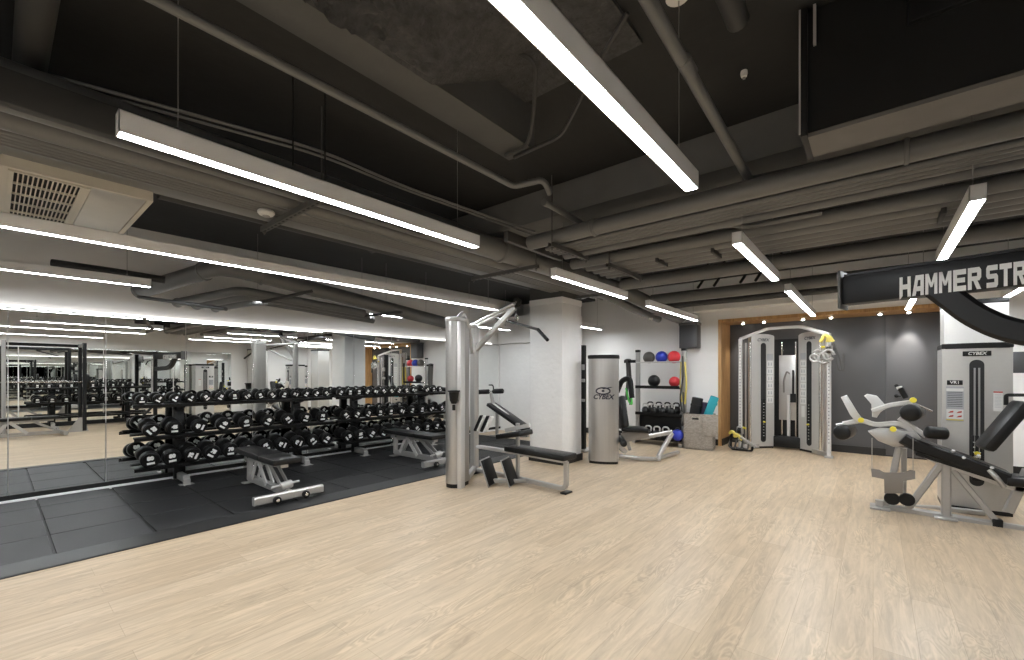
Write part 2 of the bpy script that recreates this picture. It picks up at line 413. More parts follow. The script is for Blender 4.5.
# door in the niche
dx0, dx1 = 0.167, 1.06
door = struct('door_1', MB().box(((dx0 + dx1) / 2, YN - 0.006, 1.2), (dx1 - dx0, 0.03, 2.36), bev=0.004), 'grey_door', 'flush grey door in the dark grey niche')
h = MB().cyl((0.30, YN - 0.02, 1.03), (0.30, YN - 0.035, 1.03), 0.028).cyl((0.30, YN - 0.03, 1.03), (0.30, YN - 0.07, 1.03), 0.011).tube([(0.30, YN - 0.07, 1.03), (0.42, YN - 0.07, 1.03)], 0.011)
h.build('lever_handle', 'black_paint', door)['kind'] = 'structure'
MB().cyl((0.30, YN - 0.02, 1.20), (0.30, YN - 0.045, 1.20), 0.028).build('deadbolt', 'black_paint', door)['kind'] = 'structure'

# mirrors: seams read from the photograph, 2.11 m tall
seam_px = [8, 106, 186, 253, 308, 354, 392, 425]
ys = [P(px, 374, x=MX).y for px in seam_px]
ys = [ys[0] - 2.4, ys[0] - 1.2] + ys + [ys[-1] + 0.95, YL - 0.06]
where = ['out of the frame at the near end of the wall', 'next to the open rubber floor, showing the tall rack', 'left of the dumbbell rack, showing the wood floor', 'behind the first end of the near dumbbell rack',
         'behind the second quarter of the near dumbbell rack', 'behind the third quarter of the near dumbbell rack', 'showing the white column', 'behind the joint of the two dumbbell racks',
         'showing the coloured exercise balls', 'behind the middle of the far dumbbell rack', 'behind the far end of the far dumbbell rack', 'beside the white block wall corner']
for i, (a, b) in enumerate(zip(ys, ys[1:])):
    m = MB().box((MX - 0.011, (a + b) / 2, (0.09 + 2.11) / 2), (0.006, b - a - 0.006, 2.02), bev=0.0015, seg=1)
    o = m.build('mirror_panel', 'mirror_glass', None, (MX - 0.011, (a + b) / 2, 0.09))
    tag(o, 'frameless wall mirror panel ' + where[min(i, len(where) - 1)], 'mirror', 'mirrors along the left wall')
struct('trim_5', MB().box((MX - 0.006, (YF + YL) / 2, 2.117), (0.03, YL - YF - 0.1, 0.012)), 'mirror_edge', 'thin metal channel along the top of the mirrors')
led = tag(MB().box((MX + 0.004, 3.2, 2.127), (0.012, 9.2, 0.008)).build('led_strip', 'led_strip', None, (MX + 0.004, 3.2, 2.127)), 'thin glowing light strip along the top edge of the mirrors', 'light strip')
# opposite wall mirrors, seen as reflections
for i, (a, b) in enumerate(((-1.2, 0.4), (0.42, 2.0), (2.02, 3.6), (3.62, 5.2))):
    o = MB().box((XR + 0.013, (a + b) / 2, 1.1), (0.006, b - a, 2.0), bev=0.0015, seg=1).build('mirror_panel', 'mirror_glass', None, (XR + 0.013, (a + b) / 2, 0.1))
    tag(o, ['first', 'second', 'third', 'fourth'][i] + ' of the opposite wall mirrors, seen only as a reflection', 'mirror', 'mirrors along the opposite wall')

# ================================================================== LINEAR PENDANT LIGHTS
LZ = 2.37
light_rows = [
    (-0.735, -0.58, 2.365, 'large hanging linear light at the top centre of the room', 'a'),
    (-0.78, 3.55, 5.22, 'hanging linear light under the grey pipes in front of the wood framed niche', 'a'),
    (-0.77, 5.98, 8.85, 'hanging linear light ending just before the wood framed niche', 'a'),
    (-2.345, 0.32, 2.385, 'bright hanging linear light with a visible near end above the left pipe bundle', 'a'),
    (-2.45, 3.58, 5.22, 'hanging linear light in front of the white column head', 'a'),
    (-2.48, 6.00, 8.25, 'hanging linear light in front of the exercise ball rack', 'a'),
    (-4.41, -1.9, 4.93, 'very long linear light running above the edge of the rubber floor', 'a'),
    (-4.62, 7.0, 8.6, 'short hanging linear light beyond the white column', 'a'),
    (-6.22, -1.6, 1.13, 'hanging linear light above the open rubber floor, near the pipe elbows', 'a'),
    (-6.25, 2.05, 3.95, 'hanging linear light over the near dumbbell rack close to the mirror wall', 'a'),
    (-6.25, 4.10, 5.15, 'short hanging linear light over the far dumbbell rack', 'a'),
    (-6.25, 6.0, 7.4, 'hanging linear light by the white block wall behind the cable tower', 'a'),
    (0.45, 3.52, 5.22, 'hanging linear light directly above the black beam with white lettering', 'a'),
    (0.40, 5.98, 8.85, 'hanging linear light showing below the black beam, before the grey niche', 'a'),
    (1.30, 5.6, 8.35, 'hanging linear light at the far right edge, above the curved black arm', 'a'),
    (0.6, -2.4, -0.2, 'hanging linear light behind the camera, first from the opposite wall', 'b'),
    (-2.42, -2.8, -0.7, 'hanging linear light behind the camera, third from the opposite wall', 'b'),
    (-0.85, -2.9, -1.3, 'hanging linear light behind the camera, second from the opposite wall', 'b'),
    (1.75, -0.6, 1.9, 'hanging linear light over the opposite wall rack', 'b'),
]
for x, a, b, lab, k in light_rows:
    t = thing('pendant_light', lab, 'light', (x, (a + b) / 2, LZ), 0, 'hanging linear lights')
    L = b - a; w = 0.068; hh = 0.09
    body = MB(); th = 0.004
    body.box((-w / 2 + th / 2, 0, hh / 2), (th, L, hh)).box((w / 2 - th / 2, 0, hh / 2), (th, L, hh)).box((0, 0, hh - th / 2), (w, L, th))
    body.box((0, -L / 2 + th / 2, hh / 2), (w, th, hh)).box((0, L / 2 - th / 2, hh / 2), (w, th, hh))
    body.build('housing', 'white_light_body', t)
    MB().box((0, 0, 0.004), (w - 0.009, L - 0.01, 0.006)).build('diffuser', 'lamp', t)
    for s in (-1, 1):
        yy = s * (L / 2 - min(0.20, L * 0.10))
        MB().tube([(0, yy, hh), (0, yy, CZ - LZ)], 0.0022, 6).cyl((0, yy, hh), (0, yy, hh + 0.02), 0.008, 10).build('suspension_cable', 'cable', t)
    if k == 'a' and x == -0.735:
        MB().cyl((0, L / 2 - min(0.22, L * 0.12), CZ - LZ - 0.012), (0, L / 2 - min(0.22, L * 0.12), CZ - LZ), 0.055, 20).build('ceiling_canopy', 'detector_white', t)

# niche downlights
for i, px in enumerate((743, 764, 803, 831, 880, 909)):
    x = P(px, 322, y=9.42).x
    t = thing('recessed_spotlight', ['first', 'second', 'third', 'fourth', 'fifth', 'sixth'][i] + ' small spotlight along the wood soffit counted from its dumbbell side end', 'spotlight', (x, 9.42, NZ), 0, 'spotlights in the wood soffit')
    MB().lathe([(0.028, -0.012), (0.045, -0.012), (0.045, 0.0), (0.028, 0.0)], 20).build('trim_ring', 'black_plastic', t)
    MB().lathe([(0.026, -0.004), (0.026, -0.012), (0.021, -0.024), (0.012, -0.031), (0, -0.033)], 18).build('lens', 'spot_glow', t)
    ld = bpy.data.lights.new('spot_beam', 'SPOT'); ld.energy = 60 if px == 909 else 30; ld.spot_size = R(75); ld.spot_blend = 0.7; ld.shadow_soft_size = 0.03; ld.color = (1, 0.93, 0.84)
    lo = bpy.data.objects.new('spot_beam', ld); COL.objects.link(lo); lo.parent = t; lo.location = (0, 0, -0.05); lo.rotation_euler = (R(26 if px == 909 else 12), 0, 0)
    if px == 909: ld.spot_size = R(46)

# ================================================================== CEILING SERVICES
def pipe(name, pts, r, label, cat='pipe', m='pipe_paint', bend=0.0, seg=16, group=None, coll=()):
    b = MB().tube(pts, r, seg, bend)
    o = b.build(name, m, None, pts[0])
    tag(o, label, cat, group)
    for k, q in enumerate(coll):
        p, d = Vector(q[0]), Vector(q[1]).normalized()
        MB().cyl(p - d * q[2], p + d * q[2], r * 1.14, 18).build('pipe_collar', m, None, None).parent = o
        ob = COL.objects[-1]; ob.location = -Vector(pts[0])
    return o

# concrete downstand beams
struct('beam_1', MB().box((-1.915, -0.35, (2.95 + CZ) / 2), (0.23, 5.5, CZ - 2.95)), 'beam_paint')
struct('beam_2', MB().box((-0.9, 3.70, (2.95 + CZ) / 2), (7.0, 0.34, CZ - 2.95)), 'beam_light')
struct('beam_3', MB().box((-4.9, 2.9, (2.98 + CZ) / 2), (0.5, 11.0, CZ - 2.98)), 'slab')
struct('beam_4', MB().box((-0.9, 8.92, (2.62 + 2.72) / 2), (5.6, 0.30, 0.10)), 'white_wall')
# rough acoustic spray patch against the long beam
rp = MB(); gx, gy = 44, 170
xs0, xs1, ya, yb_ = -1.80, -0.98, -2.0, 2.30
rows = []
for i in range(gx + 1):
    row = []
    for j in range(gy + 1):
        u = i / gx; v = j / gy
        x = xs0 + (xs1 - xs0) * u; y = ya + (yb_ - ya) * v
        fade = max(0.0, min(1.0, (1.55 - y) * 1.6)) * max(0.0, min(1, (1 - u) * 2.2))
        prof = 0.29 * (1 - u) ** 1.8 * min(1, max(0, (2.0 - y) / 0.5)) + 0.02
        z = CZ - 0.004 - prof - fade * random.random() * 0.055 * (1 if u > 0.03 else 0) - (fade * 0.06 if u > 0.03 else 0) * math.sin(u * 9 + math.sin(y * 5) * 1.2) ** 2
        row.append(rp.bm.verts.new((x, y, min(z, CZ - 0.003))))
    rows.append(row)
for i in range(gx):
    for j in range(gy): rp.bm.faces.new((rows[i][j], rows[i][j + 1], rows[i + 1][j + 1], rows[i + 1][j]))
rp.bm.faces.ensure_lookup_table()
ext = bmesh.ops.extrude_face_region(rp.bm, geom=list(rp.bm.faces))
for v in [g for g in ext['geom'] if isinstance(g, bmesh.types.BMVert)]: v.co.z = CZ + 0.01
o = struct('ceiling_spray', rp, 'rough_spray', 'rough dark sprayed insulation on the slab beside the long beam')

# left bundle running along the room
pipe('insulated_pipe', [(-3.17, -2.6, 2.77), (-3.17, 6.6, 2.77), (-2.95, 7.3, 2.60), (-2.95, 8.5, 2.52)], 0.12, 'widest insulated pipe of the left bundle beside the hanging light', bend=0.25, seg=24, coll=[((-3.17, 3.6, 2.77), (0, 1, 0), 0.03), ((-3.17, 5.6, 2.77), (0, 1, 0), 0.03)])
pipe('insulated_pipe', [(-3.41, -2.6, 2.72), (-3.41, 6.4, 2.72), (-3.25, 7.2, 2.55), (-3.25, 8.4, 2.48)], 0.07, 'mid sized pipe of the left bundle between the widest pipe and the conduits', bend=0.25)
for k in range(4):
    pipe('conduit', [(-3.52 - 0.048 * k, -2.6, 2.68), (-3.52 - 0.048 * k, 6.9 - 0.2 * k, 2.68)], 0.018, ['first', 'second', 'third', 'fourth'][k] + ' slim conduit of the left bundle counted from the widest pipe', 'conduit', seg=8, group='slim conduits in the left bundle')
tag(MB().box((-3.79, 1.9, 2.69), (0.17, 9.0, 0.05), bev=0.008).build('cable_tray', 'pipe_paint', None, (-3.79, 1.9, 2.69)), 'flat grey cable tray along the outer side of the left pipe bundle', 'cable tray')
tag(MB().box((-3.015, -0.1, 2.695), (0.06, 5.0, 0.16), bev=0.008).build('side_duct', 'pipe_dark', None, (-3.015, -0.1, 2.695)), 'tall dark duct side above the near end of the left pipe bundle', 'duct')
pipe('insulated_pipe', [(-4.15, 0.8, 2.80), (-4.15, 5.4, 2.80)], 0.075, 'dark pipe running just past the silver air unit above the long light', m='pipe_dark')
pipe('insulated_pipe', [(-4.62, 2.9, 2.90), (-4.45, 2.9, 2.90), (-4.2, 3.2, 2.90), (-3.98, 3.25, 2.90)], 0.055, 'dark jogged pipe above the far end of the long light', m='pipe_dark', bend=0.12)

# trapeze hangers under the bundles
def trapeze(x0, x1, y0, y1, z, label):
    t = thing('trapeze_hanger', label, 'pipe hanger', ((x0 + x1) / 2, (y0 + y1) / 2, z), 0, 'pipe hangers')
    L = max(x1 - x0, y1 - y0); alongx = (x1 - x0) > (y1 - y0)
    b = MB(); q = (lambda a, c, d: (a, c, d)) if alongx else (lambda a, c, d: (c, a, d))
    b.box((0, 0, -0.018), q(L, 0.042, 0.004)).box(q(0, -0.02, 0.0), q(L, 0.003, 0.04)).box(q(0, 0.02, 0.0), q(L, 0.003, 0.04))
    n = int(L / 0.07)
    b.build('channel', 'steel_hanger', t)
    sl = MB()
    for i in range(n): sl.box(q(-L / 2 + 0.05 + i * 0.07, 0, -0.0205), q(0.034, 0.013, 0.002))
    sl.build('channel_slots', 'grille_dark', t)
    for s in (-1, 1):
        MB().tube([q(s * (L / 2 - 0.03), 0, -0.05), q(s * (L / 2 - 0.03), 0, CZ - z)], 0.006, 6).cyl(q(s * (L / 2 - 0.03), 0, -0.035), q(s * (L / 2 - 0.03), 0, -0.02), 0.014, 8).build('threaded_rod', 'steel_hanger', t)
trapeze(-3.95, -2.9, 1.45, 1.46, 2.615, 'slotted hanger under the left pipe bundle beside the white smoke detector')
trapeze(-3.95, -2.9, 3.93, 3.94, 2.615, 'slotted hanger under the left pipe bundle before the white column')
trapeze(-3.95, -2.9, 5.95, 5.96, 2.615, 'slotted hanger under the left pipe bundle beside the white column head')
trapeze(-2.30, -2.29, 3.30, 3.98, 2.60, 'slotted hanger under the first group of right hand pipes')
trapeze(-2.20, -2.19, 4.24, 5.12, 2.575, 'slotted hanger under the second group of right hand pipes')
tag(MB().box((-2.70, 3.62, 2.72), (0.05, 0.95, 0.10), bev=0.004).build('steel_channel', 'steel_hanger', None, (-2.70, 3.62, 2.72)), 'short steel channel hanging at the end of the right hand pipes', 'steel channel')

# right hand services running across the room
pipe('insulated_pipe', [(-2.62, 3.42, 2.70), (2.4, 3.42, 2.70)], 0.068, 'widest pipe of the right hand services, nearest the lights', seg=20, coll=[((-1.9, 3.42, 2.70), (1, 0, 0), 0.02), ((0.15, 3.42, 2.70), (1, 0, 0), 0.012)])
for k in range(4):
    pipe('conduit', [(-2.5, 3.53 + 0.07 * k, 2.645), (2.4, 3.53 + 0.07 * k, 2.645)], 0.021, ['first', 'second', 'third', 'fourth'][k] + ' slim conduit behind the widest right hand pipe', 'conduit', seg=10, group='slim conduits across the room')
tag(MB().box((0.0, 3.63, 2.685), (4.8, 0.30, 0.02)).build('cable_tray', 'duct_dark', None, (0, 3.63, 2.685)), 'flat tray carrying the slim conduits behind the widest right hand pipe', 'cable tray')
pipe('insulated_pipe', [(-2.5, 3.87, 2.65), (2.4, 3.87, 2.65)], 0.042, 'narrow pipe behind the first right hand conduits')
pipe('conduit', [(-2.4, 3.97, 2.66), (-0.95, 3.97, 2.66), (-0.8, 4.05, 2.63), (-0.3, 4.05, 2.63)], 0.02, 'short jogged conduit between the two right hand pipe groups', 'conduit', bend=0.06, seg=8)
pipe('insulated_pipe', [(-2.7, 4.34, 2.68), (2.4, 4.34, 2.68)], 0.06, 'leading pipe of the second group of right hand pipes')
for k in range(4):
    pipe('conduit', [(-2.6, 4.51 + 0.165 * k, 2.66), (2.4, 4.51 + 0.165 * k, 2.66)], 0.050, ['first', 'second', 'third', 'fourth'][k] + ' grey pipe in the close set row of the second right hand group', 'pipe', seg=14, group='close set pipes across the room')
for k, x in enumerate((-1.75, -1.2, 0.4)):
    tag(MB().box((x, 4.62, 2.60), (0.03, 0.30, 0.045), bev=0.004).build('pipe_clamp', 'pipe_dark', None, (x, 4.62, 2.60)), ['first', 'second', 'third'][k] + ' clamp under the close set pipe row counted from the white column', 'pipe clamp', 'pipe clamps')
pipe('insulated_pipe', [(-2.75, 5.76, 2.68), (2.4, 5.76, 2.68)], 0.085, 'single wide pipe behind the close set row, over the lettered black beam', seg=20)
pipe('insulated_pipe', [(-2.9, 7.2, 2.66), (2.4, 7.2, 2.66)], 0.09, 'wide pipe along the far wall above the wood framed niche', m='pipe_paint')
pipe('insulated_pipe', [(-2.9, 7.75, 2.62), (2.4, 7.75, 2.62)], 0.055, 'narrow pipe along the far wall above the wood framed niche', m='pipe_dark')
for k, px in enumerate((700, 716, 742, 757, 772)):
    p = P(px, 283, y=6.5)
    pipe('cable', [(p.x, 6.4, 2.62), (p.x + 0.05, 6.5, 2.75), (p.x + 0.18, 6.55, CZ)], 0.018, ['first', 'second', 'third', 'fourth', 'fifth'][k] + ' black cable dropping from the slab above the ball rack side of the far wall', 'cable', m='duct_dark', bend=0.06, seg=8, group='black cables by the far wall')
# pipes in the upper foreground
pipe('conduit', [(-2.06, -2.0, 2.80), (-2.06, 2.49, 2.80), (-1.82, 2.54, 2.80), (-1.82, 2.62, 2.72)], 0.022, 'long thin pipe running beside the dark beam above the near hanging light', 'conduit', bend=0.05, seg=10, m='pipe_paint')
pipe('drain_pipe', [(-0.66, -0.6, 2.93), (-0.715, 3.66, 2.86), (-0.10, 3.72, 2.86), (1.8, 3.72, 2.86)], 0.030, 'grey drain pipe slanting overhead beside the large hanging light', bend=0.06, coll=[((-0.69, 2.15, 2.885), (-0.013, 1, -0.016), 0.06)])
pipe('drain_pipe', [(-0.50, 1.0, 3.1), (-0.50, 2.3, 3.1)], 0.05, 'short dark pipe above the collar of the slanting drain pipe', m='pipe_dark')
pipe('conduit', [(-1.55, 1.9, 3.22), (-1.45, 1.95, 3.15), (-1.62, 2.15, 3.0), (-1.78, 2.30, 2.93), (-1.98, 2.30, 2.93)], 0.013, 'bent thin conduit dropping to the end of the long beam', 'conduit', bend=0.08, seg=8, m='pipe_dark')
pipe('conduit', [(-0.95, 2.05, 3.22), (-1.15, 2.15, 3.15), (-1.55, 2.36, 2.94), (-1.95, 2.36, 2.93)], 0.012, 'straighter thin conduit beside the bent one at the end of the long beam', 'conduit', bend=0.08, seg=8, m='pipe_dark')
pipe('sprinkler_pipe', [P(546, 203, z=2.86), P(581, 223, z=2.86)], 0.026, 'short capped pipe hanging before the right hand pipes', coll=[(P(546, 203, z=2.86), (0, 1, 0), 0.03)])
pipe('cable', [P(0, 62, z=2.9), P(130, 97, z=2.9), P(320, 150, z=2.88), P(400, 185, z=2.9), P(490, 217, z=2.9), P(535, 232, z=2.9)], 0.010, 'loose grey cable sagging above the near hanging light, upper of two', 'cable', bend=0.2, seg=6, m='pipe_paint')
pipe('cable', [P(0, 67, z=2.88), P(130, 103, z=2.88), P(320, 155, z=2.85), P(400, 188, z=2.88), P(490, 220, z=2.88), P(535, 236, z=2.88)], 0.008, 'loose grey cable sagging above the near hanging light, lower of two', 'cable', bend=0.2, seg=6, m='pipe_paint')
for k, (px, py) in enumerate(((293, 140), (325, 150))):
    p = P(px, py, z=2.86)
    pipe('threaded_rod', [(p.x, p.y, 2.70 if k == 0 else 2.55), (p.x, p.y, CZ)], 0.006, ['first', 'second'][k] + ' thin dark hanger rod above the near hanging light', 'hanger rod', m='duct_dark', seg=6)
for k, yy in enumerate((0.12, -0.12)):
    pipe('insulated_pipe', [(-1.9, yy, 2.98), (-5.4, yy, 2.98)], 0.062, ['nearer', 'further left'][k] + ' dark pipe crossing over the bundle at the upper left corner', m='pipe_dark')
# big rectangular duct overhead at the right
t = thing('rectangular_duct', 'black rectangular duct with a grey underside overhead at the upper right', 'duct', (-0.28, 2.78, 2.60))
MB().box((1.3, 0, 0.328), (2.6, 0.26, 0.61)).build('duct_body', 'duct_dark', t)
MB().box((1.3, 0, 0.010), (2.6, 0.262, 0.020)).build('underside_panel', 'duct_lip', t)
MB().box((0.012, 0, 0.318), (0.03, 0.33, 0.64), bev=0.004).build('end_flange', 'duct_dark', t)
MB().box((-0.005, -0.166, 0.325), (0.008, 0.006, 0.63)).box((0.055, -0.14, 0.56), (0.012, 0.02, 0.22)).build('bright_seam', 'silver_light', t)
MB().box((1.5, -0.145, 0.45), (2.2, 0.03, 0.16), bev=0.004).build('access_panel', 'black_paint', t)
# elbows below the white wall at the left
e0, e1, e2, e3 = P(140, 291, x=-7.12), P(222, 266, x=-5.72), P(300, 291, x=-5.66), P(466, 328, x=-5.66)
def elbow(pts, bends):
    out = [Vector(pts[0])]
    for i in range(1, len(pts) - 1):
        q = round_path([pts[i - 1], pts[i], pts[i + 1]], bends, 8); out += q[1:-1]
    return out + [Vector(pts[-1])]
pipe('insulated_pipe', elbow([e0, e1, e3], 0.22), 0.095, 'large grey pipe with an elbow leaving the white wall over the mirrors', seg=24, m='pipe_paint', coll=[(e0.lerp(e1, 0.02), e1 - e0, 0.03), (e0.lerp(e1, 0.80), e1 - e0, 0.015), (e1.lerp(e3, 0.11), e3 - e1, 0.015)])
for k in range(3):
    a = P(176 + 19 * k, 303 + 2.5 * k, x=-7.12); b_ = a + (e1 - e0) * (0.80 - 0.10 * k) + Vector((0, 0.0, -0.06)); 
    c_ = b_ + Vector((0.0, 1.7, -0.10))
    pipe('insulated_pipe', elbow([a, b_, c_], 0.13), 0.055, ['first', 'second', 'third'][k] + ' smaller pipe leaving the white wall beside the large elbow', m='pipe_paint', coll=[(a.lerp(b_, 0.03), b_ - a, 0.02)])
pipe('pipe_support', [P(139, 297, x=-6.9), P(226, 309, x=-5.45)], 0.022, 'black bar carrying the elbowed pipes below the white wall', 'support bar', m='duct_dark', seg=10)
pipe('pipe_support', [P(262, 302, x=-5.95), P(312, 291, x=-5.40)], 0.020, 'black bar under the large pipe over the near dumbbell rack', 'support bar', m='pipe_dark', seg=10)
pipe('pipe_support', [P(365, 316, x=-6.0), P(402, 312, x=-5.40)], 0.020, 'black bar under the large pipe over the far dumbbell rack', 'support bar', m='pipe_dark', seg=10)
pipe('drain_pipe', [P(52, 263, x=-6.6), P(115, 272, x=-6.4), P(165, 280, x=-6.3)], 0.042, 'short dark pipe behind the hanging light at the left edge', m='pipe_dark', bend=0.1)

# ceiling cassette
t = thing('air_conditioner', 'silver ceiling air unit with a square black grille at the upper left', 'air conditioner', (-4.5, 0.37, 2.60))
MB().box((0, 0, 0.14), (1.28, 0.64, 0.24)).build('unit_body', 'galvanised', t)
MB().box((0.64, 0, 0.06), (0.03, 0.68, 0.12)).box((-0.64, 0, 0.06), (0.03, 0.68, 0.12)).box((0, 0.33, 0.06), (1.28, 0.03, 0.12)).box((0, -0.33, 0.06), (1.28, 0.03, 0.12)).build('casing_rim', 'ivory_metal', t)
MB().box((0, 0.175, 0.006), (1.24, 0.27, 0.012), bev=0.003).build('smooth_panel', 'galvanised', t)
MB().box((0, -0.145, 0.017), (1.22, 0.32, 0.006)).build('grille_cavity', 'grille_dark', t)
g = MB()
for i in range(15): g.box((0, -0.295 + i * 0.29 / 14, 0.002), (1.20, 0.006, 0.010))
for i in range(6): g.box((-0.6 + i * 0.24, -0.15, 0.0), (0.016, 0.30, 0.012))
g.box((0, 0.012, -0.002), (1.22, 0.045, 0.014)).box((0, -0.305, -0.001), (1.22, 0.02, 0.014))
g.build('grille', 'ivory_metal', t)

# detectors and sprinklers
def detector(p, label, r=0.06):
    t = thing('smoke_detector', label, 'smoke detector', p)
    MB().lathe([(r * 0.9, 0), (r, -0.008), (r, -0.02), (r * 0.8, -0.035), (0, -0.04)], 24).build('cover', 'detector_white', t)
    MB().lathe([(r * 0.45, -0.040), (r * 0.4, -0.048), (0, -0.05)], 16).build('sensor_cap', 'silver', t)
detector((-3.60, 1.35, 2.66), 'white round smoke detector under the left pipe bundle')
detector(P(772, 163, z=3.22), 'white disc detector on the slab below the slanting drain pipe', 0.05)
detector(P(617, 208, z=3.22), 'small white disc detector on the slab above the first right hand pipe', 0.05)
detector(P(744, 71, z=3.22), 'tiny white disc on the dark slab beside the black duct', 0.02)
detector(P(605, 342, y=8.9).to_tuple() if False else (-3.2, 7.9, 2.45), 'small ceiling sensor beyond the white column', 0.04)
# wall mounted grey duct end above the ball rack
a, b_ = P(674, 326, y=8.86), P(694, 348, y=8.86)
t = thing('duct_box', 'dark grey square duct box hanging above the ball rack', 'duct box', ((a.x + b_.x) / 2 + 0.10, 8.92, b_.z))
MB().box((0, 0, (a.z - b_.z) / 2), ((b_.x - a.x) * 0.86, 0.26, a.z - b_.z), bev=0.006).build('duct_body', 'grey_wall', t)
MB().box((0, 0, a.z - b_.z + 0.02), ((b_.x - a.x) * 0.9, 0.28, 0.05)).build('flange', 'pipe_paint', t)
pipe('flexible_duct', [((a.x + b_.x) / 2 - 0.1, 8.86, a.z + 0.14), (-2.75, 8.3, a.z + 0.12), (-3.0, 7.5, 2.55)], 0.10, 'fat grey duct joining the hanging duct box behind the white column', 'duct', bend=0.3, seg=18)

# ================================================================== DUMBBELLS AND RACKS
def dumbbell_proto(num, r, gap, th):
    """axis along local X, origin under the middle of the heads"""
    t = bpy.data.objects.new('dumbbell', None); COL.objects.link(t)
    for s in (-1, 1):
        M = Matrix.Translation((s * gap / 2, 0, r)) @ Matrix.Rotation(s * PI / 2, 4, 'Y')
        hd = MB().lathe([(r * 0.45, 0), (r * 0.9, 0.004), (r * 0.985, 0.016), (r, 0.026), (r, th - 0.02), (r * 0.985, th - 0.010), (r * 0.90, th - 0.001), (r * 0.86, th), (r * 0.83, th - 0.004), (r * 0.50, th - 0.004), (r * 0.48, th - 0.001), (0, th)], 24, M)
        hd = hd.build('head', 'rubber_head', t)
        xo = s * (gap / 2 + th + 0.0006)
        pv = bpy.data.objects.new('weight_marking', text_mesh(str(num), r * 0.62, 0.0008, 0.006 * r / 0.1, 0, 1.0)); COL.objects.link(pv)
        if not pv.data.materials: pv.data.materials.append(MATS['white_ink'])
        pv.parent = hd
        pv.matrix_local = frame_M((xo, 0, r + r * 0.22), (0, s, 0), (0, 0, 1))
        br = MB().box((xo, 0, r - r * 0.40), (0.0015, r * 0.78, r * 0.26)).build('marking_bar', 'white_ink', hd)
    MB().lathe([(0.015, -gap / 2), (0.014, -gap / 2 * 0.8), (0.0175, 0), (0.014, gap / 2 * 0.8), (0.015, gap / 2)], 14, Matrix.Translation((0, 0, r)) @ Matrix.Rotation(PI / 2, 4, 'Y')).build('handle', 'chrome', t)
    return t
PROTO = {}
ORD = ['first', 'second', 'third', 'fourth', 'fifth', 'sixth', 'seventh', 'eighth', 'ninth', 'tenth', 'eleventh', 'twelfth', 'thirteenth', 'fourteenth', 'fifteenth', 'sixteenth']
def place_dumbbell(key, num, r, gap, th, x, y, z, roll, lean, label, group):
    k = (num, r)
    if k not in PROTO: PROTO[k] = o = dumbbell_proto(num, r, gap, th)
    else: o = copy_tree(PROTO[k])
    tag(o, label, 'dumbbell', group)
    # rolled about its own axis: rotate about the head centre
    c = Vector((x, y, z + r))
    M = Matrix.Translation(c) @ Matrix.Rotation(lean, 4, 'Y') @ Matrix.Rotation(roll, 4, 'X') @ Matrix.Translation((0, 0, -r))
    o.matrix_world = M
    return o

# tiers: (x centre, z of the rails, tilt)
TIERS = [(-6.78, 0.305, 0.16), (-6.80, 0.665, 0.16), (-6.84, 1.045, 0.10)]
def make_rack(ya, yb, posts, label, flip=1, x0=0.0):
    L = yb - ya
    t = thing('dumbbell_rack', label, 'dumbbell rack', (x0, (ya + yb) / 2, 0))
    for yp in posts:
        yy = yp - (ya + yb) / 2
        u = MB().beam((-6.93, yy, 0.05), (-6.99, yy, 1.09), 0.07, 0.12, (0, 1, 0), 0.006)
        u = u.build('upright', 'rack_black', t)
        f = MB().rtube([(-6.97, yy, 0.085), (-6.60, yy, 0.085)], 0.07, 0.09)
        f.box((-6.60, yy, 0.012), (0.11, 0.15, 0.018), bev=0.003).box((-6.60, yy, 0.05), (0.05, 0.07, 0.07))
        f.build('foot', 'silver', u)
    for (xc, z, tilt) in TIERS:
        half = 0.095 if z < 1 else 0.075
        s = MB()
        rot = Matrix.Rotation(tilt, 4, 'Y')
        for sd in (-1, 1):
            c = Vector((xc, 0, z)) + rot @ Vector((sd * half, 0, -0.02))
            s.box(c, (0.075, L, 0.022), rot, bev=0.004)
            s.box(c + rot @ Vector((sd * 0.036, 0, -0.014)), (0.006, L, 0.034), rot)
        sh = s.build('shelf', 'rack_black', t)
        for yp in posts:
            yy = yp - (ya + yb) / 2
            MB().beam((-6.96, yy, z - 0.10), (xc + half, yy, z - 0.05), 0.05, 0.045, (0, 0, 1), 0.003).build('bracket', 'rack_black', sh)
    return t
r1 = make_rack(1.06, 3.52, (1.55, 3.05), 'three tier black dumbbell rack standing nearer, behind the front bench')
r2 = make_rack(3.58, 6.02, (4.04, 5.50), 'three tier black dumbbell rack standing further along, toward the white block wall')
def fill(tier, ys_, nums, rr, gap, th, rackname):
    xc, z, tilt = TIERS[tier]
    nm = ('bottom', 'middle', 'top')[tier]
    for k, (y, n) in enumerate(zip(ys_, nums)):
        roll = random.choice((-0.9, -0.6, -0.5, -0.3, 0.0, 0.1, 0.4, 0.7, 1.2))
        place_dumbbell(None, n, rr, gap, th, xc + 0.004, y, z - 0.006, roll, tilt, 'black round dumbbell, %s from the near end on the %s shelf of the %s rack' % (ORD[k], nm, rackname), 'dumbbells on the %s shelf of the %s rack' % (nm, rackname))
def span(a, b, step, skip=()):
    out = []; y = a; k = 0
    while y <= b:
        if k not in skip: out.append(y)
        y += step; k += 1
    return out
ya = span(1.14, 3.46, 0.163)
fill(2, ya, [5, 5, 8, 8, 10, 10, 12, 12, 15, 15, 15, 18, 18, 20, 20], 0.062, 0.125, 0.062, 'near')
yb2 = span(3.66, 5.9, 0.163, (10,))
fill(2, yb2, [20, 20, 22, 22, 25, 25, 25, 28, 28, 30, 30, 30, 35], 0.064, 0.125, 0.066, 'far')
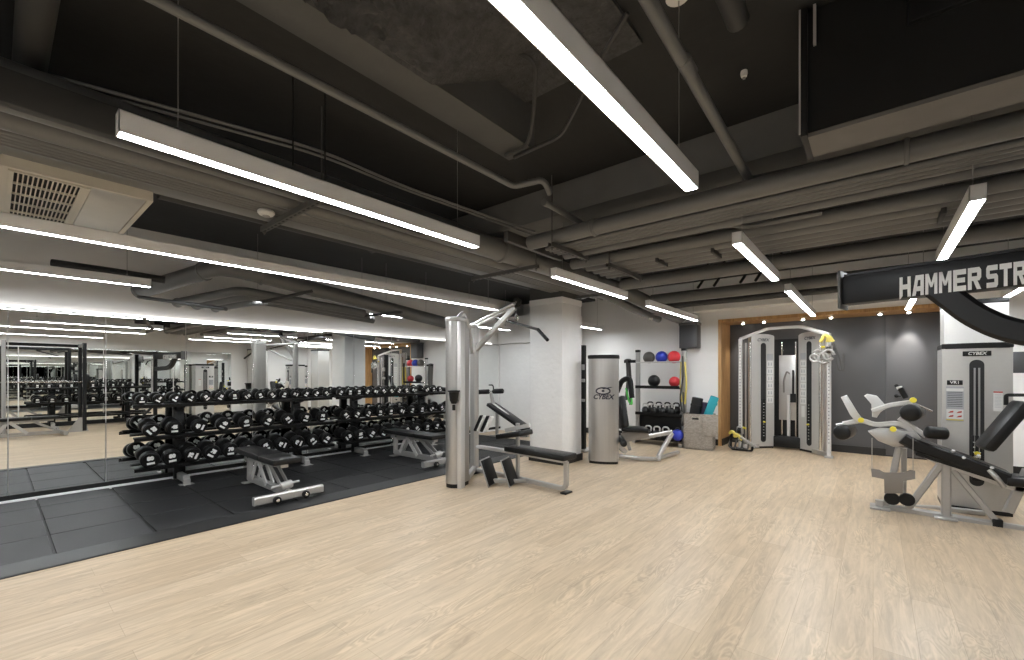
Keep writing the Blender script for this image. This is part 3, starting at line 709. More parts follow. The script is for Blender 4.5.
fill(1, [1.22, 1.44, 1.70, 1.97, 2.24, 2.52, 2.80, 3.06, 3.32], [50, 45, 45, 40, 40, 40, 35, 35, 35], 0.088, 0.13, 0.092, 'near')
fill(1, [3.72, 3.92, 4.13, 4.36, 4.58, 4.82, 5.05, 5.28, 5.52, 5.78], [35, 35, 32, 32, 40, 40, 42, 42, 45, 45], 0.080, 0.13, 0.085, 'far')
fill(0, [1.20, 1.41, 1.62, 1.83, 2.04, 2.26, 2.48, 2.70, 2.93, 3.15, 3.37], [80, 80, 75, 75, 70, 70, 65, 65, 60, 60, 60], 0.096, 0.13, 0.105, 'near')
fill(0, [3.74, 3.96, 4.18, 4.42, 4.66, 4.90, 5.14, 5.38, 5.62, 5.86], [60, 55, 55, 55, 52, 52, 50, 50, 48, 48], 0.092, 0.13, 0.10, 'far')
# a rack against the opposite wall, seen in the mirrors
r3 = clone(r1, 'dumbbell rack against the opposite wall, seen only in the mirrors', (XR - 0.02 + MX + 0.05, 1.75, 0), PI)
r3.location = (XR + MX + 0.05 - 0.05 + 0.0, 1.75, 0)
r3.location = (XR + MX, 1.75, 0); r3.rotation_euler = (0, 0, PI)
r3.location.x = XR + MX * 0 - 7.13; r3.location.x = XR - 7.15
for tier, n, rr, num in ((2, 10, 0.064, 20), (1, 8, 0.088, 40)):
    xc, z, tilt = TIERS[tier]
    for k in range(n):
        y = 0.72 + k * 2.05 / n
        o = copy_tree(PROTO[(num, rr)] if (num, rr) in PROTO else PROTO[(40, 0.088)])
        tag(o, 'black dumbbell, %s on the %s shelf of the opposite wall rack seen in the mirrors' % (ORD[k], ('bottom', 'middle', 'top')[tier]), 'dumbbell', 'dumbbells of the mirrored rack')
        o.matrix_world = Matrix.Translation((XR - 7.15 - xc, y, z - 0.012)) @ Matrix.Rotation(-tilt, 4, 'Y')
r3.location = (XR - 7.15, 1.75, 0)

# ================================================================== BENCHES
def make_bench(name, label, loc, rz):
    t = thing(name, label, 'bench', loc, rz)
    # local +X is the front (wide foot), -X the rear
    MB().rtube([(0.55, -0.36, 0.072), (0.55, 0.36, 0.072)], 0.07, 0.085).build('front_foot', 'silver', t)
    for s in (-1, 1):
        w = MB().cyl((0.585, s * 0.15, 0.055), (0.625, s * 0.15, 0.055), 0.038).build('transport_wheel', 'black_plastic', t)
        MB().cyl((0.625, s * 0.15, 0.055), (0.632, s * 0.15, 0.055), 0.018).build('wheel_hub', 'chrome', w)
    MB().rtube([(0.56, 0, 0.085), (-0.58, 0, 0.085)], 0.065, 0.08).build('base_rail', 'silver', t)
    MB().box((-0.60, 0, 0.024), (0.11, 0.16, 0.012), bev=0.003).rtube([(-0.58, 0, 0.06), (-0.58, 0, 0.34)], 0.06, 0.07).build('rear_post', 'silver', t)
    for s in (-1, 1):
        MB().beam((-0.42, s * 0.035, 0.10), (-0.26, s * 0.035, 0.37), 0.012, 0.055, (0, 0, 1)).beam((0.02, s * 0.038, 0.10), (-0.24, s * 0.038, 0.37), 0.016, 0.06, (0, 0, 1)).build('strut', 'silver_light', t)
        MB().beam((0.44, s * 0.04, 0.14), (0.10, s * 0.04, 0.36), 0.012, 0.05).build('ladder_arm', 'silver', t)
    MB().prism([(-0.66, 0.32), (-0.62, 0.40), (0.42, 0.395), (0.42, 0.345), (0.1, 0.335), (-0.25, 0.34), (-0.42, 0.30)], 0.085, frame_M((0, 0, 0), (1, 0, 0), (0, 0, 1)), 0.004).build('seat_frame', 'silver', t)
    MB().tube([(0.46, -0.16, 0.16), (0.46, 0.14, 0.18)], 0.013).cyl((0.46, -0.06, 0.15), (0.46, 0.06, 0.17), 0.045).build('pivot_handle', 'silver', t)
    for q in ((-0.60, 0.30), (-0.62, 0.22), (-0.50, 0.36)):
        MB().cyl((q[0], -0.06, q[1]), (q[0], 0.06, q[1]), 0.018, 12).build('pivot_bolt', 'chrome', t)
    # pads: long back pad and short seat pad, slightly narrower at the head
    def pad(x0, x1, w0, w1, nm):
        MB().prism([(x0, -w0 / 2), (x1, -w1 / 2), (x1, w1 / 2), (x0, w0 / 2)], 0.065, Matrix.Translation((0, 0, 0.425)), 0.016).build(nm, 'vinyl', t)
    pad(-0.74, 0.06, 0.24, 0.30, 'back_pad'); pad(0.07, 0.50, 0.30, 0.30, 'seat_pad')
    return t
b1 = make_bench('weight_bench', 'black padded flat bench with silver frame standing nearest, before the near dumbbell rack', (-5.41, 2.06, 0.018), 0.0)
b2 = clone(b1, 'black padded flat bench with silver frame half hidden behind the silver cable tower', (-5.52, 4.30, 0.018), 0.02)
b3 = clone(b1, 'flat bench near the opposite wall, seen only in the mirrors', (-0.15, 0.45, 0), 1.45)

# decline bench by the block wall
t = thing('decline_bench', 'sloping black sit-up bench with roller pads before the white block wall', 'bench', (-5.70, 7.05, 0))
D = 7.05
def Q(px, py, y=7.05): return P(px, py, y=y) - Vector((-5.70, 7.05, 0))
a, b_ = Q(491, 404), Q(530, 431)
MB().beam(a, b_, 0.30, 0.075, bev=0.02).build('back_pad', 'vinyl', t)
r0 = Q(478, 392); r1_ = Q(503, 391)
for q0, q1 in ((r0, r0.lerp(r1_, 0.45)), (r0.lerp(r1_, 0.62), r1_)):
    MB().roller(q0, q1, 0.055).build('roller_pad', 'vinyl', t)
MB().tube([r0, r1_], 0.014).build('roller_axle', 'chrome', t)
MB().rtube([Q(491, 393), Q(493, 404), Q(524, 428)], 0.06, 0.07, 0.03).build('spine', 'silver', t)
MB().tube([Q(489, 385), Q(493, 385), Q(494, 392)], 0.014, bend=0.04).build('hand_grip', 'black_plastic', t)
MB().rtube([Q(522, 426), Q(522, 436)], 0.06, 0.06).rtube([Q(497, 408), Q(497, 436)], 0.06, 0.06).rtube([Q(490, 436), Q(528, 436)], 0.05, 0.05).build('leg_frame', 'silver', t)
MB().prism([(-0.05, -0.02), (0.30, 0.06), (0.30, 0.14), (-0.05, 0.10)], 0.26, frame_M(Q(476, 428), (1, 0, 0), (0, 0, 1)), 0.02).build('seat_pad', 'vinyl', t)
# stack of striped step plates hanging by the cable tower
# ================================================================== CABLE LAT TOWER (left centre)
LAT = Vector((-4.01, 3.71, 0))
t = thing('cable_tower', 'tall silver cable pulldown tower with bench, standing at the rubber floor edge', 'gym machine', LAT)
def W(px, py, y=None, x=None, z=None): return P(px, py, y=y, x=x, z=z) - LAT
# shroud: rounded plan, 0.30 wide facing the camera
def rounded_plan(w, d, n=10, flat=0.2):
    """front convex outline: +Y is back, -Y front"""
    pts = [(w / 2, d / 2), (-w / 2, d / 2), (-w / 2, -d * flat / 2)]
    for i in range(1, n):
        u = i / n; a = PI + PI * u
        pts.append((w / 2 * math.cos(a), -d * flat / 2 + (d / 2 - d * flat / 2 + d * 0.0) * math.sin(a) * 1.0))
    pts.append((w / 2, -d * flat / 2))
    return pts
RZ = YAW * 0.45
Mz = lambda z: Matrix.Translation((0, 0, z)) @ Matrix.Rotation(RZ, 4, 'Z')
MB().prism(rounded_plan(0.235, 0.27), 2.00, Mz(1.05), 0.0).build('shroud', 'silver_shroud', t, sharp=30)
MB().prism(rounded_plan(0.248, 0.283), 0.05, Mz(2.075), 0.01).build('top_cap', 'silver_light', t)
MB().prism(rounded_plan(0.22, 0.255), 0.05, Mz(0.025), 0.0).build('shroud_foot', 'black_plastic', t)
sv = Matrix.Rotation(RZ, 4, 'Z')
# upright mast at the side of the shroud
MB().box(sv @ Vector((0.115, -0.075, 1.02)), (0.05, 0.11, 2.04), RZ, bev=0.004).build('side_channel', 'silver_light', t)
c = sv @ Vector((0.075, -0.185, 1.13))
cup = MB().lathe([(0.030, -0.09), (0.050, -0.05), (0.062, 0.05), (0.075, 0.055), (0.075, 0.07), (0.055, 0.07), (0.045, -0.04)], 18, Matrix.Translation(c)).build('cup_holder', 'black_plastic', t)
MB().cyl(c + Vector((0, 0, -0.17)), c + Vector((0, 0, -0.10)), 0.020, 12).build('drain_spout', 'black_plastic', cup)
mx_ = Vector((-4.33, 4.36, 0)) - LAT
MB().rtube([(mx_.x, mx_.y, 0.04), (mx_.x, mx_.y, 2.08)], 0.09, 0.11).build('mast', 'silver', t)
top = mx_ + Vector((0, 0, 2.06)); pul = Vector((-3.20, 4.36, 2.22)) - LAT
pul = W(517, 304, y=4.36)
MB().rtube([mx_ + Vector((0, 0, 1.72)), pul + Vector((-0.03, 0, -0.03))], 0.05, 0.075).build('diagonal_brace', 'silver', t)
for dy in (-0.05, 0.05):
    MB().tube([Vector((0.02, 0.10 + dy, 2.02)), mx_ + Vector((-0.02, dy, 2.08)), pul + Vector((0, dy, 0.0))], 0.022, bend=0.08).build('top_arm', 'silver_light', t)
MB().tube([(sv @ Vector((0.06, -0.05, 2.10))), (sv @ Vector((0.10, 0.02, 2.18))), (sv @ Vector((0.13, 0.10, 2.0))), mx_ + Vector((0.02, -0.07, 1.70))], 0.022, bend=0.08).build('cable_guard', 'silver_light', t)
wl = MB().cyl(pul + Vector((0, -0.02, 0.02)), pul + Vector((0, 0.02, 0.02)), 0.062, 24).build('pulley', 'black_plastic', t)
MB().cyl(pul + Vector((0, -0.025, 0.02)), pul + Vector((0, 0.025, 0.02)), 0.015, 12).build('pulley_hub', 'chrome', wl)
carb = W(516.5, 321, y=4.36)
MB().tube([pul, carb], 0.005, 6).build('lift_cable', 'black_plastic', t)
MB().tube([carb + Vector((0, 0, 0.10)), carb + Vector((0.03, 0, 0.03)), carb, carb + Vector((-0.03, 0, 0.03)), carb + Vector((0, 0, 0.10))], 0.008, 8, 0.02).build('snap_hook', 'chrome', t)
# bench
s0, s1 = Vector((-3.66, 4.36, 0)) - LAT, Vector((-2.74, 4.30, 0)) - LAT
MB().beam(s0 + Vector((0.0, 0, 0.43)), s1 + Vector((0.04, 0, 0.43)), 0.27, 0.07, bev=0.02).build('seat_pad', 'vinyl', t)
MB().rtube([mx_ + Vector((0, 0, 0.36)), mx_ + Vector((0.12, 0, 0.38)), s0 + Vector((0.15, 0, 0.375)), s1 + Vector((-0.02, 0, 0.375))], 0.05, 0.05, 0.04).build('seat_rail', 'silver_light', t)
MB().rtube([s1 + Vector((-0.02, 0, 0.37)), s1 + Vector((-0.02, 0, 0.05)), s1 + Vector((-0.20, 0.01, 0.05)), s0 + Vector((-0.1, 0, 0.05)), mx_ + Vector((0, 0, 0.05))], 0.055, 0.055, 0.10, up=(0, 1, 0)).build('base_frame', 'silver', t)
MB().rtube([s0 + Vector((0.12, 0, 0.06)), s0 + Vector((0.12, 0, 0.76))], 0.045, 0.05).build('knee_post', 'silver', t)
kp = s0 + Vector((0.12, 0, 0.70))
MB().beam(kp + Vector((-0.20, 0.0, -0.05)), kp + Vector((0.20, 0, 0.05)), 0.05, 0.05).build('knee_arm', 'silver_light', t)
MB().beam(kp + Vector((-0.26, 0, -0.13)), kp + Vector((0.14, 0, -0.05)), 0.30, 0.07, bev=0.02).build('thigh_pad', 'vinyl', t)
MB().box((s1 + Vector((-0.02, 0, 0.012))), (0.08, 0.14, 0.02), bev=0.003).box(mx_ + Vector((0, 0, 0.012)), (0.16, 0.2, 0.02), bev=0.003).build('floor_pad', 'black_plastic', t)
MB().rtube([(0.02, 0.18, 0.07), (mx_.x, mx_.y, 0.07)], 0.06, 0.08).build('base_link', 'silver', t)
for k, q in enumerate((Vector((-3.72, 4.02, 0.17)), Vector((-3.52, 4.18, 0.17)))):
    q = q - LAT; Mr = Matrix.Rotation(0.35, 4, 'Z') @ Matrix.Rotation(-0.35, 4, 'Y')
    fp = MB().box(q, (0.03, 0.27, 0.32), Mr, bev=0.006).build('foot_plate', 'black_plastic', t)
    MB().box(q + Mr @ Vector((-0.016, 0, 0)), (0.012, 0.30, 0.35), Mr, bev=0.004).build('plate_rim', 'silver', fp)
MB().rtube([Vector((-3.72, 4.02, 0.05)) - LAT, Vector((-3.45, 4.22, 0.05)) - LAT, s0 + Vector((0.3, 0, 0.05))], 0.05, 0.05, 0.05).build('plate_support', 'silver', t)
bar = thing('pulldown_bar', 'long black pulldown bar with bent ends hanging from the cable tower', 'exercise bar', W(517, 323, y=4.36) + LAT)
bo = W(517, 323, y=4.36) + LAT
bp = [P(478, 322, y=4.75), P(494, 318, y=4.70), P(517, 324, y=4.36), P(537, 329, y=4.15), P(547, 339, y=4.08)]
bp = [P(484, 322, y=4.95), P(494, 317.5, y=4.85), P(517, 323.5, y=4.36), P(538, 329.5, y=3.96), P(547.5, 340, y=3.86)]
MB().tube([q - bo for q in bp], 0.016, 10, 0.06).build('bar_shaft', 'black_paint', bar)
MB().tube([bp[3] - bo, bp[4] - bo], 0.020, 10).build('grip', 'black_plastic', bar)
MB().tube([bp[0] - bo, bp[1] - bo], 0.020, 10).build('grip', 'black_plastic', bar)
# striped cable attachment hanging at the mast
t2 = thing('handle_attachment', 'black and white striped attachment hanging on the cable tower mast', 'cable handle', P(484, 423, y=4.22))
for k in range(4):
    MB().beam((-0.13 + 0.06 * k, -0.03, -0.11), (-0.01 + 0.06 * k, -0.03, 0.10), 0.06, 0.030, bev=0.004).build('band', 'black_plastic' if k % 2 == 0 else 'white_ink', t2)

# ================================================================== SELECTORISED MACHINES
def logo(parent, M, size, m='dark_ink'):
    """oval eye emblem over the italic maker's word"""
    g = MB()
    ring = [(M @ Vector((size * 1.05 * math.cos(2 * PI * j / 28), size * 0.95 + size * 0.50 * math.sin(2 * PI * j / 28), 0))) for j in range(29)]
    g.tube(ring, size * 0.11, 6)
    g.lathe([(0.0, 0.0015), (0.30, 0.0015), (0.30, 0.0)], 20, M @ Matrix.Translation((0, size * 0.95, 0)) @ Matrix.Diagonal((size * 0.8, size * 0.55, 1, 1)))
    g.prism([(-0.2, 0.35), (1.1, 0.62), (1.5, 0.60), (1.1, 0.50), (0.1, 0.25)], 0.002, M @ Matrix.Translation((0, size * 0.95, 0)) @ Matrix.Diagonal((size, size, 1, 1)))
    g.build('logo_emblem', m, parent)
    lettering('CYBEX', size, m, parent, M, 'logo_lettering', bold=size * 0.035, shear=0.25)

def tower_shroud(t, w, d, h, name='shroud'):
    return MB().prism(rounded_plan(w, d, 12, 0.55), h, Matrix.Translation((0, 0, h / 2 + 0.04))).build(name, 'silver_shroud', t, sharp=30)

# leg machine with round topped tower, by the column
LM = Vector((-3.27, 6.18, 0))
t = thing('leg_machine', 'silver leg exercise machine with logo tower standing beside the white column', 'gym machine', LM)
aR = YAW * 0.62
tw = bpy.data.objects.new('weight_tower', None)
sh = MB().prism(rounded_plan(0.46, 0.30, 12, 0.5), 1.60, Matrix.Translation((0, 0, 0.84)) @ Matrix.Rotation(aR, 4, 'Z')).build('shroud', 'silver_shroud', t, sharp=30)
MB().prism(rounded_plan(0.485, 0.325, 12, 0.5), 0.06, Matrix.Translation((0, 0, 1.665)) @ Matrix.Rotation(aR, 4, 'Z'), 0.014).build('top_cap', 'black_plastic', t)
MB().prism(rounded_plan(0.44, 0.28, 12, 0.5), 0.05, Matrix.Translation((0, 0, 0.025)) @ Matrix.Rotation(aR, 4, 'Z')).build('shroud_foot', 'black_plastic', t)
rz = Matrix.Rotation(aR, 4, 'Z')
logo(sh, rz @ frame_M((0, -0.152, 1.04), (1, 0, 0), (0, 0, 1)), 0.10)
def V(px, py, y): return P(px, py, y=y) - LM
y1 = 6.55
MB().rtube([V(612, 455, 6.4), V(640, 458.5, 6.6), V(660, 459, 6.85)], 0.06, 0.06, 0.03).build('base_rail', 'silver', t)
MB().rtube([V(658, 457, 6.9), V(672, 433, 7.1)], 0.07, 0.06).rtube([V(640, 438, 6.8), V(672, 432, 7.1)], 0.07, 0.07).build('lever_frame', 'silver', t)
MB().rtube([V(655, 459, 6.75), V(678, 452, 7.6)], 0.06, 0.05).build('cross_foot', 'silver', t)
MB().beam(V(622, 438, 6.55), V(648, 432, 6.75), 0.06, 0.16, bev=0.01).build('side_plate', 'grey_plate', t)
MB().beam(V(621, 428, 6.6), V(648, 430, 6.8), 0.34, 0.07, bev=0.02).build('seat_pad', 'vinyl', t)
MB().beam(V(620, 397, 6.6), V(624, 428, 6.5), 0.10, 0.24, bev=0.03).build('back_pad', 'vinyl', t)
MB().roller(V(620, 438, 6.5), V(624, 444, 6.1), 0.05).build('ankle_roller', 'vinyl', t)
MB().tube([V(622, 425, 6.6), V(630, 450, 6.7)], 0.03).build('seat_post', 'silver', t)
MB().beam(V(612, 440, 6.4), V(625, 452, 6.6), 0.10, 0.06).build('pivot_block', 'silver', t)
# bands hanging on the back of it
t2 = thing('exercise_band', 'dark hanging towel-like bands with a green handle beside the leg machine', 'exercise band', P(628, 395, y=7.4))
o2 = P(628, 395, y=7.4)
MB().tube([P(617, 392, y=7.4) - o2, P(622, 380, y=7.4) - o2, P(630, 378, y=7.4) - o2, P(632, 398, y=7.4) - o2], 0.05, 8, 0.08).build('black_band', 'vinyl', t2)
MB().tube([P(626, 388, y=7.38) - o2, P(629, 402, y=7.38) - o2, P(632, 405, y=7.38) - o2, P(631, 392, y=7.38) - o2], 0.018, 8, 0.05).build('green_band', 'green_band', t2)
MB().tube([P(621, 396, y=7.38) - o2, P(625, 404, y=7.38) - o2], 0.016, 8).build('blue_band', 'blue_band', t2)

# ------------------------------------------------------------------ ball rack
y_r = 8.55
pL, pR = P(638, 430, y=y_r), P(684, 430, y=y_r)
BR = Vector(((pL.x + pR.x) / 2, y_r, 0)); hw = (pR.x - pL.x) / 2
t = thing('storage_rack', 'tall silver storage rack with black shelves holding exercise balls by the far wall', 'storage rack', BR)
for s in (-1, 1):
    u = MB().rtube([(s * hw, 0, 0.03), (s * hw, 0, 1.86)], 0.08, 0.08).build('upright', 'silver', t)
    MB().rtube([(s * hw, -0.22, 0.04), (s * hw, 0.22, 0.04)], 0.07, 0.07).build('foot', 'silver', u)
    MB().box((s * hw, 0, 1.87), (0.085, 0.085, 0.05), bev=0.006).build('end_cap', 'black_plastic', u)
zs = [P(660, 362, y=y_r).z, P(660, 387, y=y_r).z, P(660, 413.5, y=y_r).z, 0.30]
rail = MB()
for dy in (-0.10, 0.10): rail.tube([(-hw, dy, zs[0] - 0.005), (hw, dy, zs[0] - 0.005)], 0.014)
rail.build('ball_rail', 'silver_light', t)
for z in zs[1:3]:
    MB().box((0, 0, z - 0.015), (2 * hw - 0.05, 0.38, 0.03), bev=0.004).box((0, -0.19, z + 0.005), (2 * hw - 0.05, 0.01, 0.05)).build('shelf', 'rack_black', t)
MB().box((0, 0.10, 0.34), (2 * hw - 0.06, 0.20, 0.52), bev=0.01).build('lower_bin', 'rack_black', t)
MB().box((0, -0.08, 0.12), (2 * hw - 0.06, 0.36, 0.03)).build('shelf', 'rack_black', t)
MB().rtube([(-hw - 0.30, 0, 1.66), (-hw, 0, 1.66)], 0.05, 0.06).build('side_arm', 'rack_black', t)
def ball(px, pym, r, m, lab, grp, y=y_r - 0.02, zbase=None):
    p = P(px, pym, y=y); z = zbase + r if zbase else p.z
    t = thing('medicine_ball', lab, 'ball', (p.x, y, z - r), 0, grp)
    MB().sphere((0, 0, r), r, 28).build('ball_shell', m, t)
    b = MB().lathe([(r * 1.002, -r * 0.06), (r * 1.008, 0), (r * 1.002, r * 0.06)], 28, Matrix.Translation((0, 0, r)) @ Matrix.Rotation(0.5, 4, 'X'))
    b.build('seam', m, t)
G1 = 'balls on the top rail of the storage rack'
ball(649, 357.5, 0.118, 'ball_grey', 'grey ball on the top rail of the storage rack', G1)
ball(661.5, 357, 0.118, 'ball_blue', 'blue ball on the top rail of the storage rack', G1)
ball(674, 357, 0.122, 'ball_red', 'red ball on the top rail of the storage rack', G1)
ball(654, 381, 0.12, 'ball_black', 'black ball on the middle shelf of the storage rack', 'balls on the middle shelf of the storage rack', zbase=zs[1] + 0.002)
ball(674.5, 381.5, 0.105, 'ball_red', 'smaller red ball on the middle shelf of the storage rack', 'balls on the middle shelf of the storage rack', zbase=zs[1] + 0.002)
# kettlebells on the third shelf and the lower shelf
def kettlebell(x, y, z, r, lab, grp, hm='silver_light'):
    t = thing('kettlebell', lab, 'kettlebell', (x, y, z), 0.0, grp)
    MB().lathe([(r * 0.7, 0), (r * 0.95, r * 0.35), (r, r * 0.85), (r * 0.8, r * 1.45), (r * 0.4, r * 1.75), (0, r * 1.8)], 20).build('weight_body', 'ball_black', t)
    MB().tube([(-r * 0.55, 0, r * 1.3), (-r * 0.72, 0, r * 2.15), (-r * 0.4, 0, r * 2.55), (r * 0.4, 0, r * 2.55), (r * 0.72, 0, r * 2.15), (r * 0.55, 0, r * 1.3)], r * 0.17, 10, r * 0.3).build('handle', hm, t)
xs = [BR.x - 0.26 + 0.175 * k for k in range(4)]
for k, x in enumerate(xs):
    kettlebell(x, y_r - 0.11, zs[2] + 0.001, 0.076, ['first', 'second', 'third', 'fourth'][k] + ' light handled kettlebell from the left on the third shelf of the storage rack', 'kettlebells on the third shelf')
for k, x in enumerate(xs):
    kettlebell(x + 0.03, y_r + 0.07, zs[2] + 0.001, 0.085, ['first', 'second', 'third', 'fourth'][k] + ' all black kettlebell behind the light handled ones on the third shelf', 'black kettlebells on the third shelf', 'ball_black')
for k, x in enumerate(xs[:3]):
    kettlebell(x + 0.08, y_r - 0.16, 0.136, 0.088, ['first', 'second', 'third'][k] + ' kettlebell from the leg machine side on the low shelf of the storage rack', 'kettlebells on the low shelf')
p = P(678, 437, y=8.3)
t = thing('soft_bag', 'small blue soft ball lying low at the storage rack foot', 'ball', (p.x, 8.3, 0.24))
p = P(679, 441, y=8.35)
t.location = (p.x - 0.02, 8.33, 0.136)
MB().lathe([(0.05, 0), (0.10, 0.05), (0.11, 0.12), (0.07, 0.19), (0, 0.21)], 20).build('bag_body', 'ball_blue', t)
MB().tube([(-0.05, 0, 0.17), (-0.03, 0, 0.24), (0.03, 0, 0.24), (0.05, 0, 0.17)], 0.008, 8, 0.03).build('carry_strap', 'strap_web', t)
# straps on the right upright
t = thing('suspension_strap', 'yellow and black suspension straps hanging on the storage rack upright', 'suspension strap', P(685, 375, y=8.44))
o2 = P(685, 375, y=8.44)
for k, (pts_, m, r) in enumerate(([[(681, 362), (680, 385), (682, 402)], 'yellow', 0.016], [[(685, 362), (686.5, 385), (685, 404)], 'yellow', 0.022], [[(682.5, 356), (683, 378), (680, 398), (682, 412)], 'strap_web', 0.02], [[(683.5, 392), (684, 420), (682, 426)], 'strap_web', 0.025])):
    MB().oval([P(a, b, y=8.44 - 0.012 * k) - o2 for a, b in pts_], r * 3.4, r * 1.1, 0.1).build('yellow_strap' if m == 'yellow' else 'black_strap', m, t)
# hanging towel by the left arm of the rack
t = thing('resistance_band', 'long dark resistance band looped over the rack side arm', 'exercise band', (BR.x - hw - 0.22, y_r, 1.0))
MB().oval([(0, -0.05, 0.69), (0.02, -0.05, 0.3), (-0.02, -0.05, -0.15)], 0.11, 0.03, 0.1).oval([(0, 0.05, 0.69), (0.04, 0.05, 0.2), (0.03, 0.05, -0.25)], 0.11, 0.03, 0.1).oval([(0, -0.06, 0.69), (0, 0, 0.71), (0, 0.06, 0.69)], 0.11, 0.025, 0.03).build('band_loop', 'strap_web', t)
for o in kids(t): pass

# ------------------------------------------------------------------ wicker basket with rolled mats
BK = P(699.5, 448.3, z=0.0); BK = Vector((BK.x, 8.50, 0))
BK = Vector((P(699.5, 440, y=8.5).x, 8.5, 0))
t = thing('wicker_basket', 'tall grey woven basket holding rolled mats, beside the wood frame', 'basket', BK, 0.12)
w, d, hgt, th = 0.50, 0.36, 0.64, 0.02
bk = MB()
for s in (-1, 1):
    bk.box((s * (w / 2 - th / 2), 0, hgt / 2), (th, d, hgt), bev=0.006); bk.box((0, s * (d / 2 - th / 2), hgt / 2), (w, th, hgt), bev=0.006)
bk.box((0, 0, 0.015), (w, d, 0.03))
bk.build('woven_body', 'wicker', t)
MB().box((-0.04, -d / 2 - 0.002, hgt - 0.07), (0.11, 0.008, 0.035), bev=0.01).build('hand_hole', 'grille_dark', t)
MB().box((w / 2 - 0.04, -d / 2 - 0.015, hgt - 0.18), (0.26, 0.018, 0.40), Matrix.Rotation(0.0, 4, 'Z'), bev=0.006).build('folded_lid', 'wicker', t)
MB().box((0, -d / 2 + 0.01, hgt), (w + 0.015, 0.03, 0.03), bev=0.01).box((0, d / 2 - 0.01, hgt), (w + 0.015, 0.03, 0.03), bev=0.01).box((w / 2 - 0.01, 0, hgt), (0.03, d, 0.03), bev=0.01).box((-w / 2 + 0.01, 0, hgt), (0.03, d, 0.03), bev=0.01).build('woven_rim', 'wicker', t)
def yoga(px0, py0, px1, py1, r, m, lab, y=8.5):
    a, b = P(px0, py0, y=y), P(px1, py1, y=y); dd = (b - a).normalized()
    t = thing('yoga_mat', lab, 'exercise mat', a)
    M = dd.to_track_quat('Z', 'Y').to_matrix().to_4x4(); L = (b - a).length
    # rolled sheet: spiral section extruded
    n = 60; turns = 4.5; sec = []
    inn = []
    for i in range(n + 1):
        u = i / n; rr = r * (0.25 + 0.75 * u); an = 2 * PI * turns * u
        sec.append((rr * math.cos(an), rr * math.sin(an))); inn.append(((rr - r * 0.12) * math.cos(an), (rr - r * 0.12) * math.sin(an)))
    b_ = MB(); rings = []
    for z in (0, L):
        rings.append([[b_.bm.verts.new(M @ Vector((x, y, z))) for x, y in lst] for lst in (sec, inn)])
    for i in range(n):
        (s0_, i0), (s1_, i1) = rings
        b_.bm.faces.new((s0_[i], s0_[i + 1], s1_[i + 1], s1_[i])); b_.bm.faces.new((i0[i], i0[i + 1], i1[i + 1], i1[i]))
        b_.bm.faces.new((s0_[i], s0_[i + 1], i0[i + 1], i0[i])); b_.bm.faces.new((s1_[i], s1_[i + 1], i1[i + 1], i1[i]))
    b_.build('rolled_sheet', m, t)
    MB().lathe([(r * 1.01, 0), (r * 1.025, 0.01), (r * 1.025, 0.03), (r * 1.01, 0.04)], 24, M @ Matrix.Translation((0, 0, L * 0.8))).build('tie_band', m, t)
yoga(690, 440, 698, 398, 0.105, 'mat_black', 'thick black rolled mat leaning in the wicker basket', 8.5)
yoga(700, 440, 707, 403, 0.085, 'mat_purple', 'dark purple rolled mat in the wicker basket', 8.57)
yoga(702, 432, 715, 397, 0.08, 'mat_teal', 'bright teal rolled mat leaning out of the wicker basket', 8.43)

